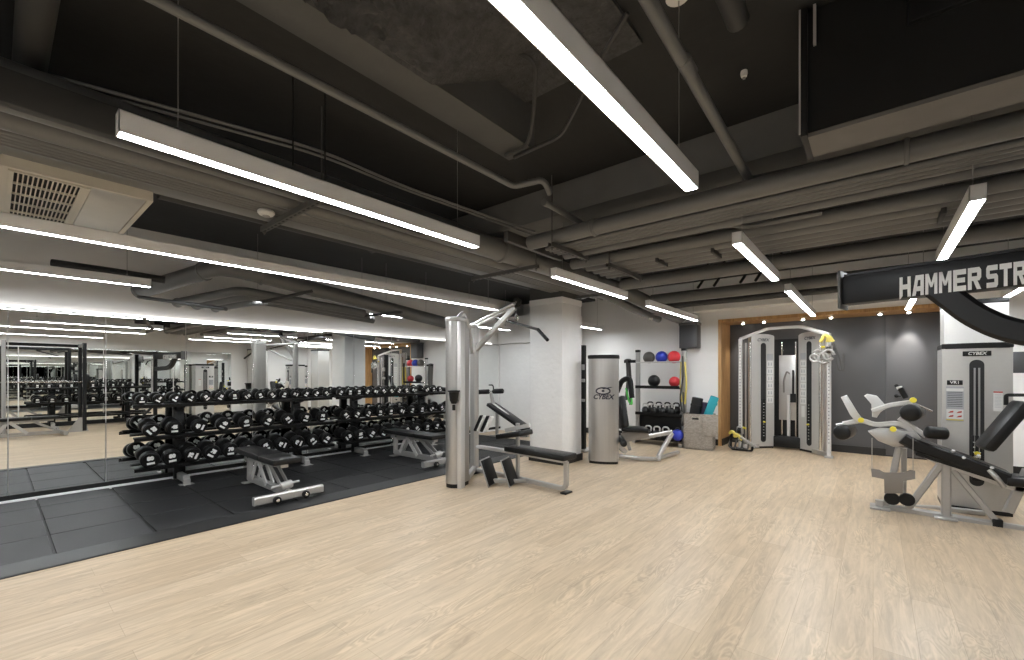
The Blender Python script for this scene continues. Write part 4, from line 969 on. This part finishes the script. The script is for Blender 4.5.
# ------------------------------------------------------------------ functional trainer in the niche
FT = Vector((-1.24, 9.25, 0))
t = thing('functional_trainer', 'wide silver twin tower cable trainer standing in the dark grey niche', 'gym machine', FT)
def F_(px, py, y): return P(px, py, y=y) - FT
def ft_tower(x0, y0, x1, y1, flip):
    a, b = Vector((x0, y0, 0)) - FT, Vector((x1, y1, 0)) - FT
    dx = (b - a).normalized(); wdt = (b - a).length
    nrm = Vector((dx.y, -dx.x, 0))      # towards the room
    if nrm.y > 0: nrm = -nrm
    c = (a + b) / 2; Mf = frame_M(c, dx, (0, 0, 1))
    H = 2.10
    outline = [(-wdt / 2, 0.04), (wdt / 2, 0.04)] + [(wdt / 2 * math.cos(k * PI / 8), H + 0.05 * math.sin(k * PI / 8)) for k in range(9)]
    sh = MB().prism(outline, 0.10, Matrix.Translation(-nrm * 0.05) @ Mf).build('tower_shroud', 'tower_silver', t)
    so = wdt * (-0.02 if flip else 0.02)
    sl = []
    for k in range(13): sl.append((0.05 * math.cos(PI * k / 12), 1.93 + 0.05 * math.sin(PI * k / 12)))
    for k in range(13): sl.append((-0.05 * math.cos(PI * k / 12), 0.17 - 0.05 * math.sin(PI * k / 12)))
    MB().prism([(x + so, y) for x, y in sl], 0.012, Matrix.Translation(nrm * 0.001) @ Mf).build('weight_slot', 'grille_dark', sh)
    MB().prism([(x * 0.55 + so, 0.17 + (y - 0.17) * 0.42) for x, y in sl], 0.014, Matrix.Translation(nrm * 0.004) @ Mf).build('weight_stack', 'black_plastic', sh)
    tick = MB()
    for k in range(12): tick.box(Mf @ Vector((so, 0.24 + 0.055 * k, 0)) + nrm * 0.012, (0.016, 0.016, 0.008))
    tick.build('weight_marks', 'paper', sh)
    MB().cyl(Mf @ Vector((so, 0.50, 0)) + nrm * 0.008, Mf @ Vector((so, 0.50, 0)) + nrm * 0.045, 0.016, 12).build('selector_pin', 'yellow_knob', sh)
    px_ = 0.14 if not flip else -0.14
    for k in range(7):
        m = 'paper_grey' if k == 0 else 'paper'
        MB().prism([(-0.06, -0.058), (0.06, -0.058), (0.06, 0.058), (-0.06, 0.058)], 0.004, Matrix.Translation(nrm * 0.002) @ Mf @ Matrix.Translation((px_, 1.72 - 0.135 * k, 0))).build('exercise_placard', m, sh)
    dk = MB()
    for k in range(1, 7):
        for q in (-0.025, 0.025): dk.prism([(-0.012, -0.03), (0.012, -0.03), (0.008, 0.03), (-0.008, 0.03)], 0.004, Matrix.Translation(nrm * 0.003) @ Mf @ Matrix.Translation((px_ + q, 1.72 - 0.135 * k, 0)))
    dk.build('placard_figures', 'paper_grey', sh)
    if flip: MB().prism([(-0.035, -0.10), (0.035, -0.10), (0.035, 0.10), (-0.035, 0.10)], 0.004, Matrix.Translation(nrm * 0.002) @ Mf @ Matrix.Translation((px_, 0.72, 0))).build('warning_label', 'paper', sh)
    lettering('CYBEX', 0.075, 'dark_ink', sh, Matrix.Translation(nrm * 0.004) @ (Mf if dx.x > 0 else Mf) @ Matrix.Translation((0, 2.035, 0)), 'logo_lettering', bold=0.001, shear=0.25)
    MB().box(c - nrm * 0.10 + Vector((0, 0, 0.02)), (wdt, 0.16, 0.04), math.atan2(dx.y, dx.x)).build('tower_foot', 'black_plastic', sh)
ft_tower(-1.75, 9.10, -1.43, 9.42, False)
ft_tower(-1.05, 9.45, -0.68, 9.13, True)
for s, x in ((-1, -1.90), (1, -0.565)):
    q = Vector((x, 8.93, 0)) - FT
    H = 2.05
    u = MB().rtube([q + Vector((0, 0, 0.02)), q + Vector((0, 0, H))], 0.06, 0.06).build('adjustment_post', 'silver_light', t)
    ho = MB()
    for k in range(30): ho.box(q + Vector((0, -0.031, 0.25 + 0.058 * k)), (0.014, 0.004, 0.014))
    ho.build('adjustment_holes', 'grille_dark', u)
    MB().box(q + Vector((0, 0, 0.015)), (0.12, 0.16, 0.03), bev=0.004).build('foot_block', 'silver', u)
    inner = q + Vector((-s * 0.13, 0.16, 0))
    MB().tube([inner + Vector((0, 0, 0.06)), inner + Vector((0, 0, 1.98))], 0.022).build('guide_rod', 'chrome', t)
    inner2 = q + Vector((-s * 0.07, 0.09, 0))
    MB().tube([inner2 + Vector((0, 0, 0.06)), inner2 + Vector((0, 0, 1.98))], 0.014).build('guide_rod', 'silver_shroud', t)
    MB().beam(q + Vector((0, 0, 0.05)), inner + Vector((-s * 0.1, 0.14, 0.05)), 0.08, 0.07).build('base_arm', 'silver', t)
    z = 1.80 if s > 0 else 0.35
    cr = MB().box(q + Vector((0, -0.02, z)), (0.10, 0.12, 0.14), bev=0.01).build('pulley_carriage', 'silver', t)
    MB().cyl(q + Vector((-0.03, -0.09, z)), q + Vector((0.03, -0.09, z)), 0.055, 20).build('pulley', 'black_plastic', cr)
    MB().cyl(q + Vector((-s * 0.05, -0.04, z + 0.05)), q + Vector((-s * 0.10, -0.06, z + 0.05)), 0.02, 12).build('pop_pin', 'yellow_knob', cr)
arch = [F_(740, 341, 8.93), F_(752, 336, 9.0), F_(766, 331, 9.25), F_(785, 330, 9.3), F_(803, 329, 9.25), F_(818, 334, 9.0), F_(829, 341, 8.93)]
arch = [Vector((-1.90, 8.93, 2.05)) - FT, Vector((-1.80, 9.0, 2.10)) - FT, Vector((-1.50, 9.22, 2.24)) - FT, Vector((-1.24, 9.27, 2.25)) - FT, Vector((-0.98, 9.22, 2.24)) - FT, Vector((-0.66, 9.0, 2.10)) - FT, Vector((-0.565, 8.93, 2.05)) - FT]
MB().rtube(arch, 0.08, 0.055, 0.06).build('top_arch', 'silver_light', t)
MB().box((0, 0.42, 1.06), (0.46, 0.03, 2.0)).build('back_frame', 'black_paint', t)
for x in (-0.09, 0.13): MB().tube([(x, 0.36, 0.1), (x, 0.36, 2.0)], 0.016).build('centre_rod', 'chrome', t)
MB().box((0.0, 0.34, 1.14), (0.27, 0.02, 1.22), bev=0.004).build('centre_panel', 'silver', t)
MB().box((0, 0.24, 0.13), (0.44, 0.16, 0.20), bev=0.01).build('lower_cover', 'black_plastic', t)
MB().rtube([(0.03, 0.27, 0.24), (0.03, 0.27, 1.0)], 0.07, 0.05).build('accessory_post', 'silver_light', t)
MB().tube([(-0.05, 0.27, 1.05), (-0.05, 0.24, 1.28), (0.0, 0.24, 1.45), (0.05, 0.24, 1.40)], 0.014, 8, 0.06).build('accessory_hook', 'grey_plate', t)
MB().box((0.10, 0.27, 1.22), (0.03, 0.03, 0.5)).box((0.10, 0.26, 0.95), (0.09, 0.03, 0.16)).build('rope_rest', 'black_plastic', t)
# straps hanging at its upper right, handles heaped at its lower left
def strap_bundle(loc, label, up):
    t = thing('strap_bundle', label, 'cable handles', loc)
    rr = random.Random(3 if up else 9)
    if up:
        for k, (m, r) in enumerate((('yellow', 0.028), ('yellow', 0.024), ('strap_grey', 0.02), ('strap_grey', 0.02), ('strap_grey', 0.02), ('strap_web', 0.014), ('strap_web', 0.016))):
            if m == 'yellow': ps = [(-0.07 + 0.09 * k, -0.02, 0.10), (0.0 + 0.04 * k, -0.05, 0.24 - 0.03 * k), (0.07 + 0.03 * k, -0.03, 0.10)]
            elif m == 'strap_grey':
                cx = -0.10 + 0.07 * (k - 2); cz = -0.12 - 0.05 * (k % 2); ps = [(cx + 0.075 * math.cos(a), -0.05 - 0.015 * k, cz + 0.085 * math.sin(a)) for a in [2 * PI * j / 10 for j in range(10)]]
            else: ps = [(0.10, 0, 0.08), (0.14 + 0.04 * (k - 5), -0.02, -0.15), (0.16 + 0.05 * (k - 5), -0.02, -0.36), (0.21 + 0.02 * (k - 5), -0.02, -0.38), (0.23, -0.02, -0.1)]
            MB().tube(ps, r, 8, 0.06).build({'yellow': 'yellow_strap', 'strap_grey': 'grip_handle', 'strap_web': 'black_strap'}[m], m, t)
        MB().tube([(-0.15 + 0.06 * math.cos(2 * PI * j / 16), -0.1, -0.16 + 0.06 * math.sin(2 * PI * j / 16)) for j in range(17)], 0.014, 8).build('ring_handle', 'silver', t)
    else:
        for k in range(4):
            x = -0.12 + 0.08 * k
            MB().tube([(x - 0.05, 0.0, 0.30 - 0.05 * k), (x, -0.05, 0.36 - 0.05 * k), (x + 0.08, -0.02, 0.25 - 0.05 * k)], 0.026, 8, 0.05).build('yellow_strap' if k < 2 else 'grip_handle', 'yellow' if k < 2 else 'strap_grey', t)
        for k in range(3):
            MB().tube([(-0.16 + 0.10 * k, 0.02, 0.20), (-0.18 + 0.11 * k, -0.05, 0.06), (-0.08 + 0.11 * k, -0.06, 0.04), (-0.05 + 0.10 * k, -0.02, 0.18), (-0.16 + 0.10 * k, 0.02, 0.20)], 0.016, 8, 0.04).build('black_strap', 'strap_web', t)
        MB().beam((-0.10, -0.02, 0.32), (0.28, -0.05, 0.10), 0.05, 0.03).build('pull_bar', 'strap_grey', t)
        MB().tube([(-0.15, 0, 0.30), (-0.15, 0, 0.015), (0.2, 0, 0.015), (0.2, 0, 0.12)], 0.02, 8, 0.05).build('floor_stand', 'black_plastic', t)
strap_bundle(P(826, 348, y=8.80), 'tangle of yellow and grey strap handles hanging at the twin tower trainer top', True)
strap_bundle(Vector((P(741, 440, y=8.80).x, 8.72, 0)), 'heap of yellow and grey strap handles low beside the twin tower trainer', False)

# ------------------------------------------------------------------ weight tower with placards (right)
def stack_tower(name, label, x0, x1, yf, H, detail=True):
    w = x1 - x0; c = Vector(((x0 + x1) / 2, yf, 0))
    t = thing(name, label, 'gym machine', c)
    pl = []
    n = 10
    for i in range(n + 1):
        u = -1 + 2 * i / n; pl.append((u * w / 2, -0.025 * (1 - u * u)))
    pl += [(w / 2, 0.42), (-w / 2, 0.42)]
    sh = MB().prism(pl, H - 0.09, Matrix.Translation((0, 0, 0.04 + (H - 0.09) / 2))).build('shroud', 'tower_silver', t, sharp=30)
    pl2 = [(x * 1.02, y * 1.02 - 0.006) for x, y in pl]
    MB().prism(pl2, 0.055, Matrix.Translation((0, 0, H - 0.025)), 0.012).build('top_cap', 'black_plastic', t)
    MB().prism(pl, 0.04, Matrix.Translation((0, 0, 0.02))).build('shroud_foot', 'black_plastic', t)
    if detail:
        sl = [(0.052 * math.cos(PI * k / 12), H - 0.22 + 0.052 * math.sin(PI * k / 12)) for k in range(13)] + [(-0.052 * math.cos(PI * k / 12), 0.32 - 0.052 * math.sin(PI * k / 12)) for k in range(13)]
        Mf = frame_M((0, -0.026, 0), (1, 0, 0), (0, 0, 1))
        MB().prism(sl, 0.012, Mf).build('weight_slot', 'grille_dark', sh)
        for q in (-0.016, 0.016): MB().tube([(q, -0.036, 0.5), (q, -0.036, H - 0.25)], 0.007, 8).build('guide_rod', 'silver_shroud', sh)
        MB().box((0, -0.036, 0.55), (0.075, 0.012, 0.46), bev=0.004).build('weight_stack', 'black_plastic', sh)
        tk_ = MB()
        for k in range(8):
            for q in (-0.02, 0.02): tk_.box((q, -0.044, 0.36 + 0.05 * k), (0.014, 0.003, 0.010))
        tk_.build('weight_marks', 'paper', sh)
        MB().cyl((0, -0.04, 0.60), (0, -0.075, 0.60), 0.020, 14).build('selector_pin', 'yellow_knob', sh)
        pb = MB().box((0.0, -0.030, H - 0.105), (0.20, 0.010, 0.05), bev=0.004).build('name_plate', 'black_plastic', sh)
        lettering('CYBEX', 0.042, 'white_ink', pb, frame_M((0, -0.036, H - 0.105), (1, 0, 0), (0, 0, 1)), 'logo_lettering', bold=0.0008, shear=0.25)
        vx = -0.155
        pv = MB().box((vx, -0.022, H - 0.40), (0.115, 0.010, 0.048), bev=0.004).build('model_plate', 'black_plastic', sh)
        lettering('VR1', 0.042, 'white_ink', pv, frame_M((vx, -0.0285, H - 0.40), (1, 0, 0), (0, 0, 1)), 'plate_lettering', bold=0.0008)
        ip = MB().box((vx, -0.0205, H - 0.62), (0.13, 0.006, 0.36)).build('instruction_label', 'paper_grey', sh)
        li = MB()
        for k in range(9): li.box((vx, -0.0245, H - 0.50 - 0.018 * k), (0.11, 0.002, 0.005))
        li.build('label_lines', 'dark_ink', ip)
        MB().box((vx, -0.0245, H - 0.475), (0.125, 0.002, 0.03)).build('label_heading', 'paper', ip)
        MB().box((vx, -0.0250, H - 0.725), (0.125, 0.002, 0.10)).build('figure_panel', 'paper', ip)
        fg = MB()
        for a_ in (-0.03, 0.03):
            for b_ in (-0.022, 0.022): fg.prism([(-0.02, -0.012), (0.018, -0.006), (0.02, 0.012), (-0.004, 0.006)], 0.002, frame_M((vx + a_, -0.027, H - 0.725 + b_), (1, 0, 0), (0, 0, 1)))
        fg.build('exercise_figures', 'red_ink', ip)
        MB().box((vx, -0.0250, H - 0.785), (0.125, 0.002, 0.012)).build('yellow_stripe', 'yellow', ip)
        wp = MB().box((0.145, -0.0195, H - 0.58), (0.062, 0.005, 0.20)).build('warning_label', 'paper', sh)
        MB().box((0.145, -0.0235, H - 0.49), (0.062, 0.002, 0.014)).build('label_heading', 'red_ink', wp)
        wl_ = MB()
        for k in range(10): wl_.box((0.145, -0.0235, H - 0.515 - 0.014 * k), (0.045, 0.002, 0.003))
        wl_.build('label_lines', 'paper_grey', wp)
    return t
st1 = stack_tower('weight_stack_tower', 'silver weight stack tower with instruction placards behind the black leg curl pad', 0.555, 1.05, 6.38, 1.71)
st2 = stack_tower('weight_stack_tower', 'taller silver machine tower standing behind the placarded weight tower', 0.655, 1.17, 7.3, 2.26, False)
lp = kids(st1)
# machines along the opposite wall, seen only in the mirrors
for k, (y, s) in enumerate(((4.3, 1), (5.9, 1), (7.3, 1))):
    c = clone(st1 if k != 1 else st2, ['first', 'second', 'third'][k] + ' machine tower along the opposite wall, seen only in the mirrors', (XR - 0.55, y, 0), -PI / 2)

# ------------------------------------------------------------------ prone leg curl machine
LC = Vector((0.35, 5.92, 0))
t = thing('leg_curl_machine', 'silver leg curl machine with long black pad and rollers before the placarded tower', 'gym machine', LC)
def C(px, py, y=5.92): return P(px, py, y=y) - LC
MB().rtube([C(880, 500), C(880, 508), C(900, 509.5), C(945, 517), C(1000, 526), C(1060, 536)], 0.075, 0.07, 0.05, up=(0, 1, 0)).build('base_rail', 'silver', t)
MB().rtube([C(885, 506, 6.25), C(935, 508, 6.25), C(985, 513, 6.25)], 0.05, 0.05).build('rear_rail', 'silver', t)
for q in (C(880, 510), C(945, 524)): MB().box(Vector((q.x, q.y, 0.012)), (0.16, 0.22, 0.02), bev=0.004).build('floor_plate', 'silver', t)
MB().rtube([C(946, 520), C(946, 463)], 0.08, 0.07).build('front_post', 'silver', t)
MB().rtube([C(908, 508), C(941, 464)], 0.06, 0.06, up=(0, 1, 0)).build('diagonal_brace', 'silver', t)
MB().rtube([C(953, 470), C(996, 521)], 0.05, 0.05, up=(0, 1, 0)).build('diagonal_brace', 'silver', t)
MB().box(C(997, 524) + Vector((0, -0.0, 0.0)), (0.07, 0.08, 0.10), bev=0.01).build('rubber_bumper', 'black_plastic', t)
MB().rtube([C(921, 453), C(945, 464), C(1010, 486), C(1060, 500)], 0.06, 0.05, 0.03, up=(0, 1, 0)).build('pad_rail', 'silver_light', t)
a, b_ = C(903, 441), C(1060, 492)
m_ = a.lerp(b_, 0.5)
pa = MB().sweep(round_path([C(902, 437), C(913, 443), C(960, 459), C(1005, 477)], 0.05), [(-0.15, -0.035), (-0.13, -0.055), (0.13, -0.055), (0.15, -0.035), (0.15, 0.035), (0.13, 0.055), (-0.13, 0.055), (-0.15, 0.035)]).build('long_pad', 'vinyl', t)
MB().beam(C(915, 452), C(1000, 479), 0.24, 0.03).build('pad_board', 'black_plastic', t)
for px, py in ((952, 452), (962, 459), (990, 469), (977, 457)):
    q = C(px, py, 5.80); MB().cyl(q, q + Vector((0.01, -0.03, 0.02)), 0.014, 10).build('pad_bolt', 'silver_light', t)
MB().tube([C(989, 470, 5.78), C(997, 478, 5.75), C(1004, 487, 5.78)], 0.02, 10, 0.04).build('hand_grip', 'silver', t)
MB().beam(C(1003, 479, 5.9), C(1060, 483, 5.9), 0.28, 0.08, bev=0.02).build('chest_pad', 'vinyl', t)
MB().beam(C(983, 449, 5.95), C(1024, 402, 6.0), 0.24, 0.095, up=(0, 0, 1), bev=0.035).build('thigh_pad', 'vinyl', t)
MB().rtube([C(1030, 395, 6.1), C(1006, 395, 6.1), C(1006, 405, 6.1)], 0.03, 0.03, 0.02).build('pad_hinge', 'black_plastic', t)
MB().rtube([C(1008, 512, 5.92), C(1028, 470, 5.92)], 0.07, 0.05, up=(0, 1, 0)).build('rear_post', 'silver', t)
# left lever assembly
MB().rtube([C(886, 505), C(899, 447)], 0.055, 0.055, up=(0, 1, 0)).build('lever_post', 'silver', t)
MB().rtube([C(903, 500, 6.15), C(904, 448, 6.15)], 0.05, 0.05).build('lever_post', 'silver', t)
cam = [(868, 431), (880, 428), (915, 431), (921, 438), (908, 445), (893, 446), (878, 440)]
MB().prism([(C(x, y).x, C(x, y).z) for x, y in cam], 0.16, frame_M((0, 0, 0), (1, 0, 0), (0, 0, 1)), 0.02).build('lever_cover', 'silver', t)
MB().rtube([C(919, 445), C(909, 428), C(898, 423), C(875, 425), C(862, 420), C(843, 424)], 0.05, 0.05, 0.05, up=(0, 1, 0)).build('lever_arm', 'silver_light', t)
MB().rtube([C(872, 411), C(890, 405), C(912, 402)], 0.045, 0.05, 0.03, up=(0, 1, 0)).rtube([C(899, 418), C(926, 436)], 0.045, 0.05, up=(0, 1, 0)).build('upper_arm', 'silver_light', t)
sh1 = [(864, 396), (867, 394), (877, 396), (888, 408), (880, 412), (877, 418), (872, 417), (872, 404)]
MB().prism([(C(x, y).x, C(x, y).z) for x, y in sh1], 0.03, frame_M((0, 0.04, 0), (1, 0, 0), (0, 0, 1)), 0.006).build('side_plate', 'silver_light', t)
sh2 = [(841, 397), (847, 395), (858, 413), (864, 421), (857, 423), (850, 414)]
MB().prism([(C(x, y).x, C(x, y).z) for x, y in sh2], 0.08, frame_M((0, -0.02, 0), (1, 0, 0), (0, 0, 1)), 0.008).build('shin_bracket', 'silver_light', t)
for (px, py, r) in ((841, 433, 0.080), (910, 413, 0.085)):
    q = C(px, py, 5.76); MB().roller(q, q + Vector((0.05, 0.34, 0)), r, 22).build('roller_pad', 'vinyl', t)
q = C(925, 432, 5.8); MB().roller(q, q + Vector((0.16, 0.05, -0.01)), 0.06).build('roller_pad', 'vinyl', t)
MB().tube([C(836, 425), C(845, 424)], 0.015).tube([C(841, 424), C(841, 433)], 0.014).build('roller_axle', 'silver', t)
hb = MB().tube([C(906, 398, 5.85), C(900, 388, 5.85)], 0.026, 12).build('handle', 'black_plastic', t)
MB().cyl(C(900, 389, 5.85), C(899, 386.5, 5.85), 0.024, 12).build('handle_cap', 'silver_light', hb)
MB().tube([C(918, 405, 5.9), C(932, 411, 5.95)], 0.010).build('release_lever', 'chrome', t)
for px, py in ((861, 420), (893, 429), (913, 400)):
    q = C(px, py, 5.80); MB().cyl(q, q + Vector((0, -0.035, 0)), 0.026, 16).build('adjustment_knob', 'yellow_knob', t)
pl_ = [(871, 466), (879, 467), (884, 470), (903, 470), (909, 467), (914, 468), (914, 476), (902, 478), (902, 490), (884, 490), (884, 476), (872, 474)]
MB().prism([(C(x, y).x, C(x, y).z) for x, y in pl_], 0.012, frame_M((0, -0.16, 0), (1, 0, 0), (0, 0, 1)), 0.002).build('weight_plate_bracket', 'grey_plate', t)
for px in (872, 913): MB().tube([C(px, 438, 5.76), C(px, 470, 5.76)], 0.004, 6).build('guide_wire', 'silver', t)
for px, py in ((892, 499), (907, 500)):
    q = C(px, py, 5.80); MB().cyl(q, q + Vector((0, 0.05, 0)), 0.062, 24).build('cam_wheel', 'black_plastic', t)

# ------------------------------------------------------------------ rack with lettered beam (near right)
dv = Vector((0.972, -0.233, 0)); A0 = P(843.5, 305.4, z=1.811); A0 = Vector((-0.139, 3.27, 0))
t = thing('power_rack', 'black rack with a white lettered overhead beam and curved arm at the right edge', 'gym rack', A0)
nv = Vector((-dv.y, dv.x, 0)); nv = -nv if nv.y > 0 else nv       # towards the camera
zc, hb_ = 1.893, 0.163
MB().beam(Vector((0.01, 0, zc)), dv * 1.45 + Vector((0, 0, zc)), 0.10, hb_, bev=0.004).build('lettered_beam', 'black_paint', t)
lb = COL.objects[-1]
MB().beam(Vector((0.02, 0, zc + hb_ / 2 + 0.006)), dv * 1.45 + Vector((0, 0, zc + hb_ / 2 + 0.006)), 0.11, 0.012).build('beam_cap', 'black_paint', lb)
MB().box(Vector((0, 0, zc + 0.005)), (0.014, 0.14, hb_ + 0.06), math.atan2(dv.y, dv.x), bev=0.003).build('end_plate', 'steel_hanger', lb)
def s_at(px, off=0.052):
    # distance along the beam front at which a pixel column falls
    d = P(px, 300, z=2.0); o_ = A0 + nv * off
    # solve o_ + dv*s parallel to d (plan)
    return (o_.y * d.x - o_.x * d.y) / (dv.x * d.y - dv.y * d.x)
def rc(x0, y0, x1, y1): return [(x0, y0), (x1, y0), (x1, y1), (x0, y1)]
GLYPH = {
    'H': [[(0, -0.12), (0.28, 0.06), (0.28, 1), (0, 1)], rc(0.72, 0, 1, 1), rc(0.2, 0.38, 0.8, 0.62)],
    'A': [[(0, 0), (0.29, 0), (0.52, 0.8), (0.30, 1)], rc(0.72, 0, 1, 1), [(0.30, 1), (0.38, 0.76), (0.8, 0.76), (0.8, 1)], [(0.1, 0.22), (0.8, 0.22), (0.8, 0.45), (0.18, 0.45)]],
    'M': [rc(0, 0, 0.25, 1), rc(0.75, 0, 1, 1), [(0, 1), (0.27, 1), (0.60, 0.34), (0.42, 0.34)], [(1, 1), (0.73, 1), (0.40, 0.34), (0.58, 0.34)]],
    'E': [rc(0, 0, 0.3, 1), rc(0.2, 0, 1, 0.24), rc(0.2, 0.39, 0.92, 0.61), rc(0.2, 0.76, 1, 1)],
    'R': [rc(0, 0, 0.29, 1), [(0.2, 0.77), (0.72, 0.77), (0.86, 1), (0.2, 1)], [(0.2, 0.40), (0.86, 0.40), (0.72, 0.60), (0.2, 0.60)], [(0.70, 0.42), (0.86, 0.40), (1, 0.54), (1, 0.87), (0.86, 1), (0.70, 0.95)], [(0.38, 0.45), (0.68, 0.45), (1, 0), (0.68, 0)]],
    'S': [rc(0.12, 0.77, 0.97, 1), [(0.3, 1), (0.12, 1), (0, 0.88), (0, 0.52), (0.12, 0.40), (0.3, 0.40)], rc(0.12, 0.40, 0.88, 0.61), [(0.7, 0.61), (0.88, 0.61), (1, 0.5), (1, 0.12), (0.88, 0), (0.7, 0)], rc(0.03, 0, 0.88, 0.23)],
    'T': [rc(0, 0.76, 1, 1), rc(0.35, 0, 0.65, 0.9)],
    'N': [rc(0, 0, 0.27, 1), rc(0.73, 0, 1, 1), [(0, 1), (0.3, 1), (1, 0), (0.7, 0)]],
    'G': [rc(0, 0.1, 0.3, 0.9), rc(0.1, 0.77, 0.97, 1), rc(0.1, 0, 1, 0.23), rc(0.72, 0.1, 1, 0.50), rc(0.5, 0.32, 0.9, 0.50)]}
ch, zb_ = 0.108, zc - 0.078
lw = (s_at(983) - s_at(899.5)) / 6
for word, st, lw in (('HAMMER', s_at(899.5), lw), ('STRENGTH', s_at(899.5) + lw * 6.2, lw * 0.84)):
    g_ = MB()
    for i, c_ in enumerate(word):
        w_ = lw * 0.88
        for pg in GLYPH[c_]:
            g_.prism([(st + lw * i + x * w_, zb_ + y * ch) for x, y in pg], 0.003, frame_M(nv * 0.0515, dv, (0, 0, 1)))
    g_.build('beam_lettering', 'white_ink', lb)
pts_ = [(0.40, 1.86), (0.46, 1.79), (0.54, 1.695), (0.62, 1.63), (0.70, 1.59), (0.85, 1.56), (1.40, 1.54)]
MB().rtube([dv * s + Vector((0, 0, z)) for s, z in pts_], 0.115, 0.10, 0.05, up=nv).build('curved_arm', 'black_paint', t)
pst = dv * 1.45
MB().rtube([pst + Vector((0, 0, 0.02)), pst + Vector((0, 0, 2.02))], 0.09, 0.09).build('upright', 'black_paint', t)
MB().rtube([pst + nv * 0.55 + Vector((0, 0, 0.04)), pst - nv * 0.55 + Vector((0, 0, 0.04))], 0.09, 0.08).build('floor_foot', 'black_paint', t)
MB().beam(pst + nv * 0.45 + Vector((0, 0, 0.06)), pst + Vector((0, 0, 0.55)), 0.05, 0.05).build('foot_brace', 'black_paint', t)

# a tall silver rack just outside the frame, mirrored in the glass
t = thing('smith_rack', 'tall silver and black rack outside the frame, seen only in the mirrors', 'gym rack', (0.90, 0.785, 0))
for x in (-0.45, 0.40):
    for y in (-0.64, 0.64):
        u = MB().rtube([(x, y, 0.02), (x, y, 2.15)], 0.07, 0.09).build('upright', 'silver' if (x < 0 and y < 0) else 'black_paint', t)
        if x < 0: MB().prism([(-0.26, 0), (0.12, 0), (0.05, 0.34), (-0.05, 0.34)], 0.02, frame_M((x, y - 0.05, 0), (0, 1, 0), (0, 0, 1))).build('gusset', 'silver', u)
for y in (-0.64, 0.64): MB().rtube([(-0.45, y, 2.11), (0.40, y, 2.11)], 0.07, 0.07).rtube([(-0.45, y, 0.05), (0.40, y, 0.05)], 0.07, 0.07).build('side_beam', 'silver', t)
MB().rtube([(0.40, -0.64, 2.11), (0.40, 0.64, 2.11)], 0.07, 0.07).build('top_beam', 'black_paint', t)
MB().tube([(0.33, -0.9, 1.2), (0.33, 0.9, 1.2)], 0.015).build('barbell', 'chrome', t)
for s in (-1, 1): MB().cyl((0.33, s * 0.72, 1.2), (0.33, s * 0.80, 1.2), 0.20, 24).build('weight_plate', 'black_plastic', t)

# wall vent / framed dark panel on the far right wall
a, b_ = P(1010, 352, y=YB - 0.01), P(1034, 373, y=YB - 0.01)
t = thing('wall_panel', 'small dark framed panel on the white wall behind the placarded tower', 'wall panel', ((a.x + b_.x) / 2, YB - 0.012, b_.z))
MB().box((0, 0, (a.z - b_.z) / 2), (b_.x - a.x, 0.02, a.z - b_.z), bev=0.003).build('panel', 'grey_wall', t)
wd, hh = b_.x - a.x, a.z - b_.z
MB().box((0, -0.004, -0.02), (wd + 0.08, 0.03, 0.04)).box((0, -0.004, hh + 0.02), (wd + 0.08, 0.03, 0.04)).box((-wd / 2 - 0.02, -0.004, hh / 2), (0.04, 0.03, hh)).box((wd / 2 + 0.02, -0.004, hh / 2), (0.04, 0.03, hh)).build('panel_frame', 'white_wall', t)

# ================================================================== WORLD, CAMERA
w = bpy.data.worlds.new('world'); SC.world = w; w.use_nodes = True
w.node_tree.nodes['Background'].inputs[0].default_value = (0.5, 0.5, 0.5, 1); w.node_tree.nodes['Background'].inputs[1].default_value = 0.05
cd = bpy.data.cameras.new('camera'); cam_o = bpy.data.objects.new('camera', cd); COL.objects.link(cam_o)
cam_o.location = (0, 0, CAM_H); cam_o.rotation_euler = (R(90), 0, YAW)
cd.sensor_width = 36; cd.lens = FPX / 1024 * 36; cd.shift_y = (HORIZ - 330) / 1024; cd.clip_start = 0.02
SC.camera = cam_o
SC.view_settings.view_transform = 'Standard'; SC.view_settings.look = 'None'; SC.view_settings.exposure = 0.10; SC.view_settings.gamma = 1.0
SC.view_settings.use_curve_mapping = False
SC.cycles.use_denoising = True
SC.cycles.max_bounces = 10; SC.cycles.diffuse_bounces = 5; SC.cycles.glossy_bounces = 6
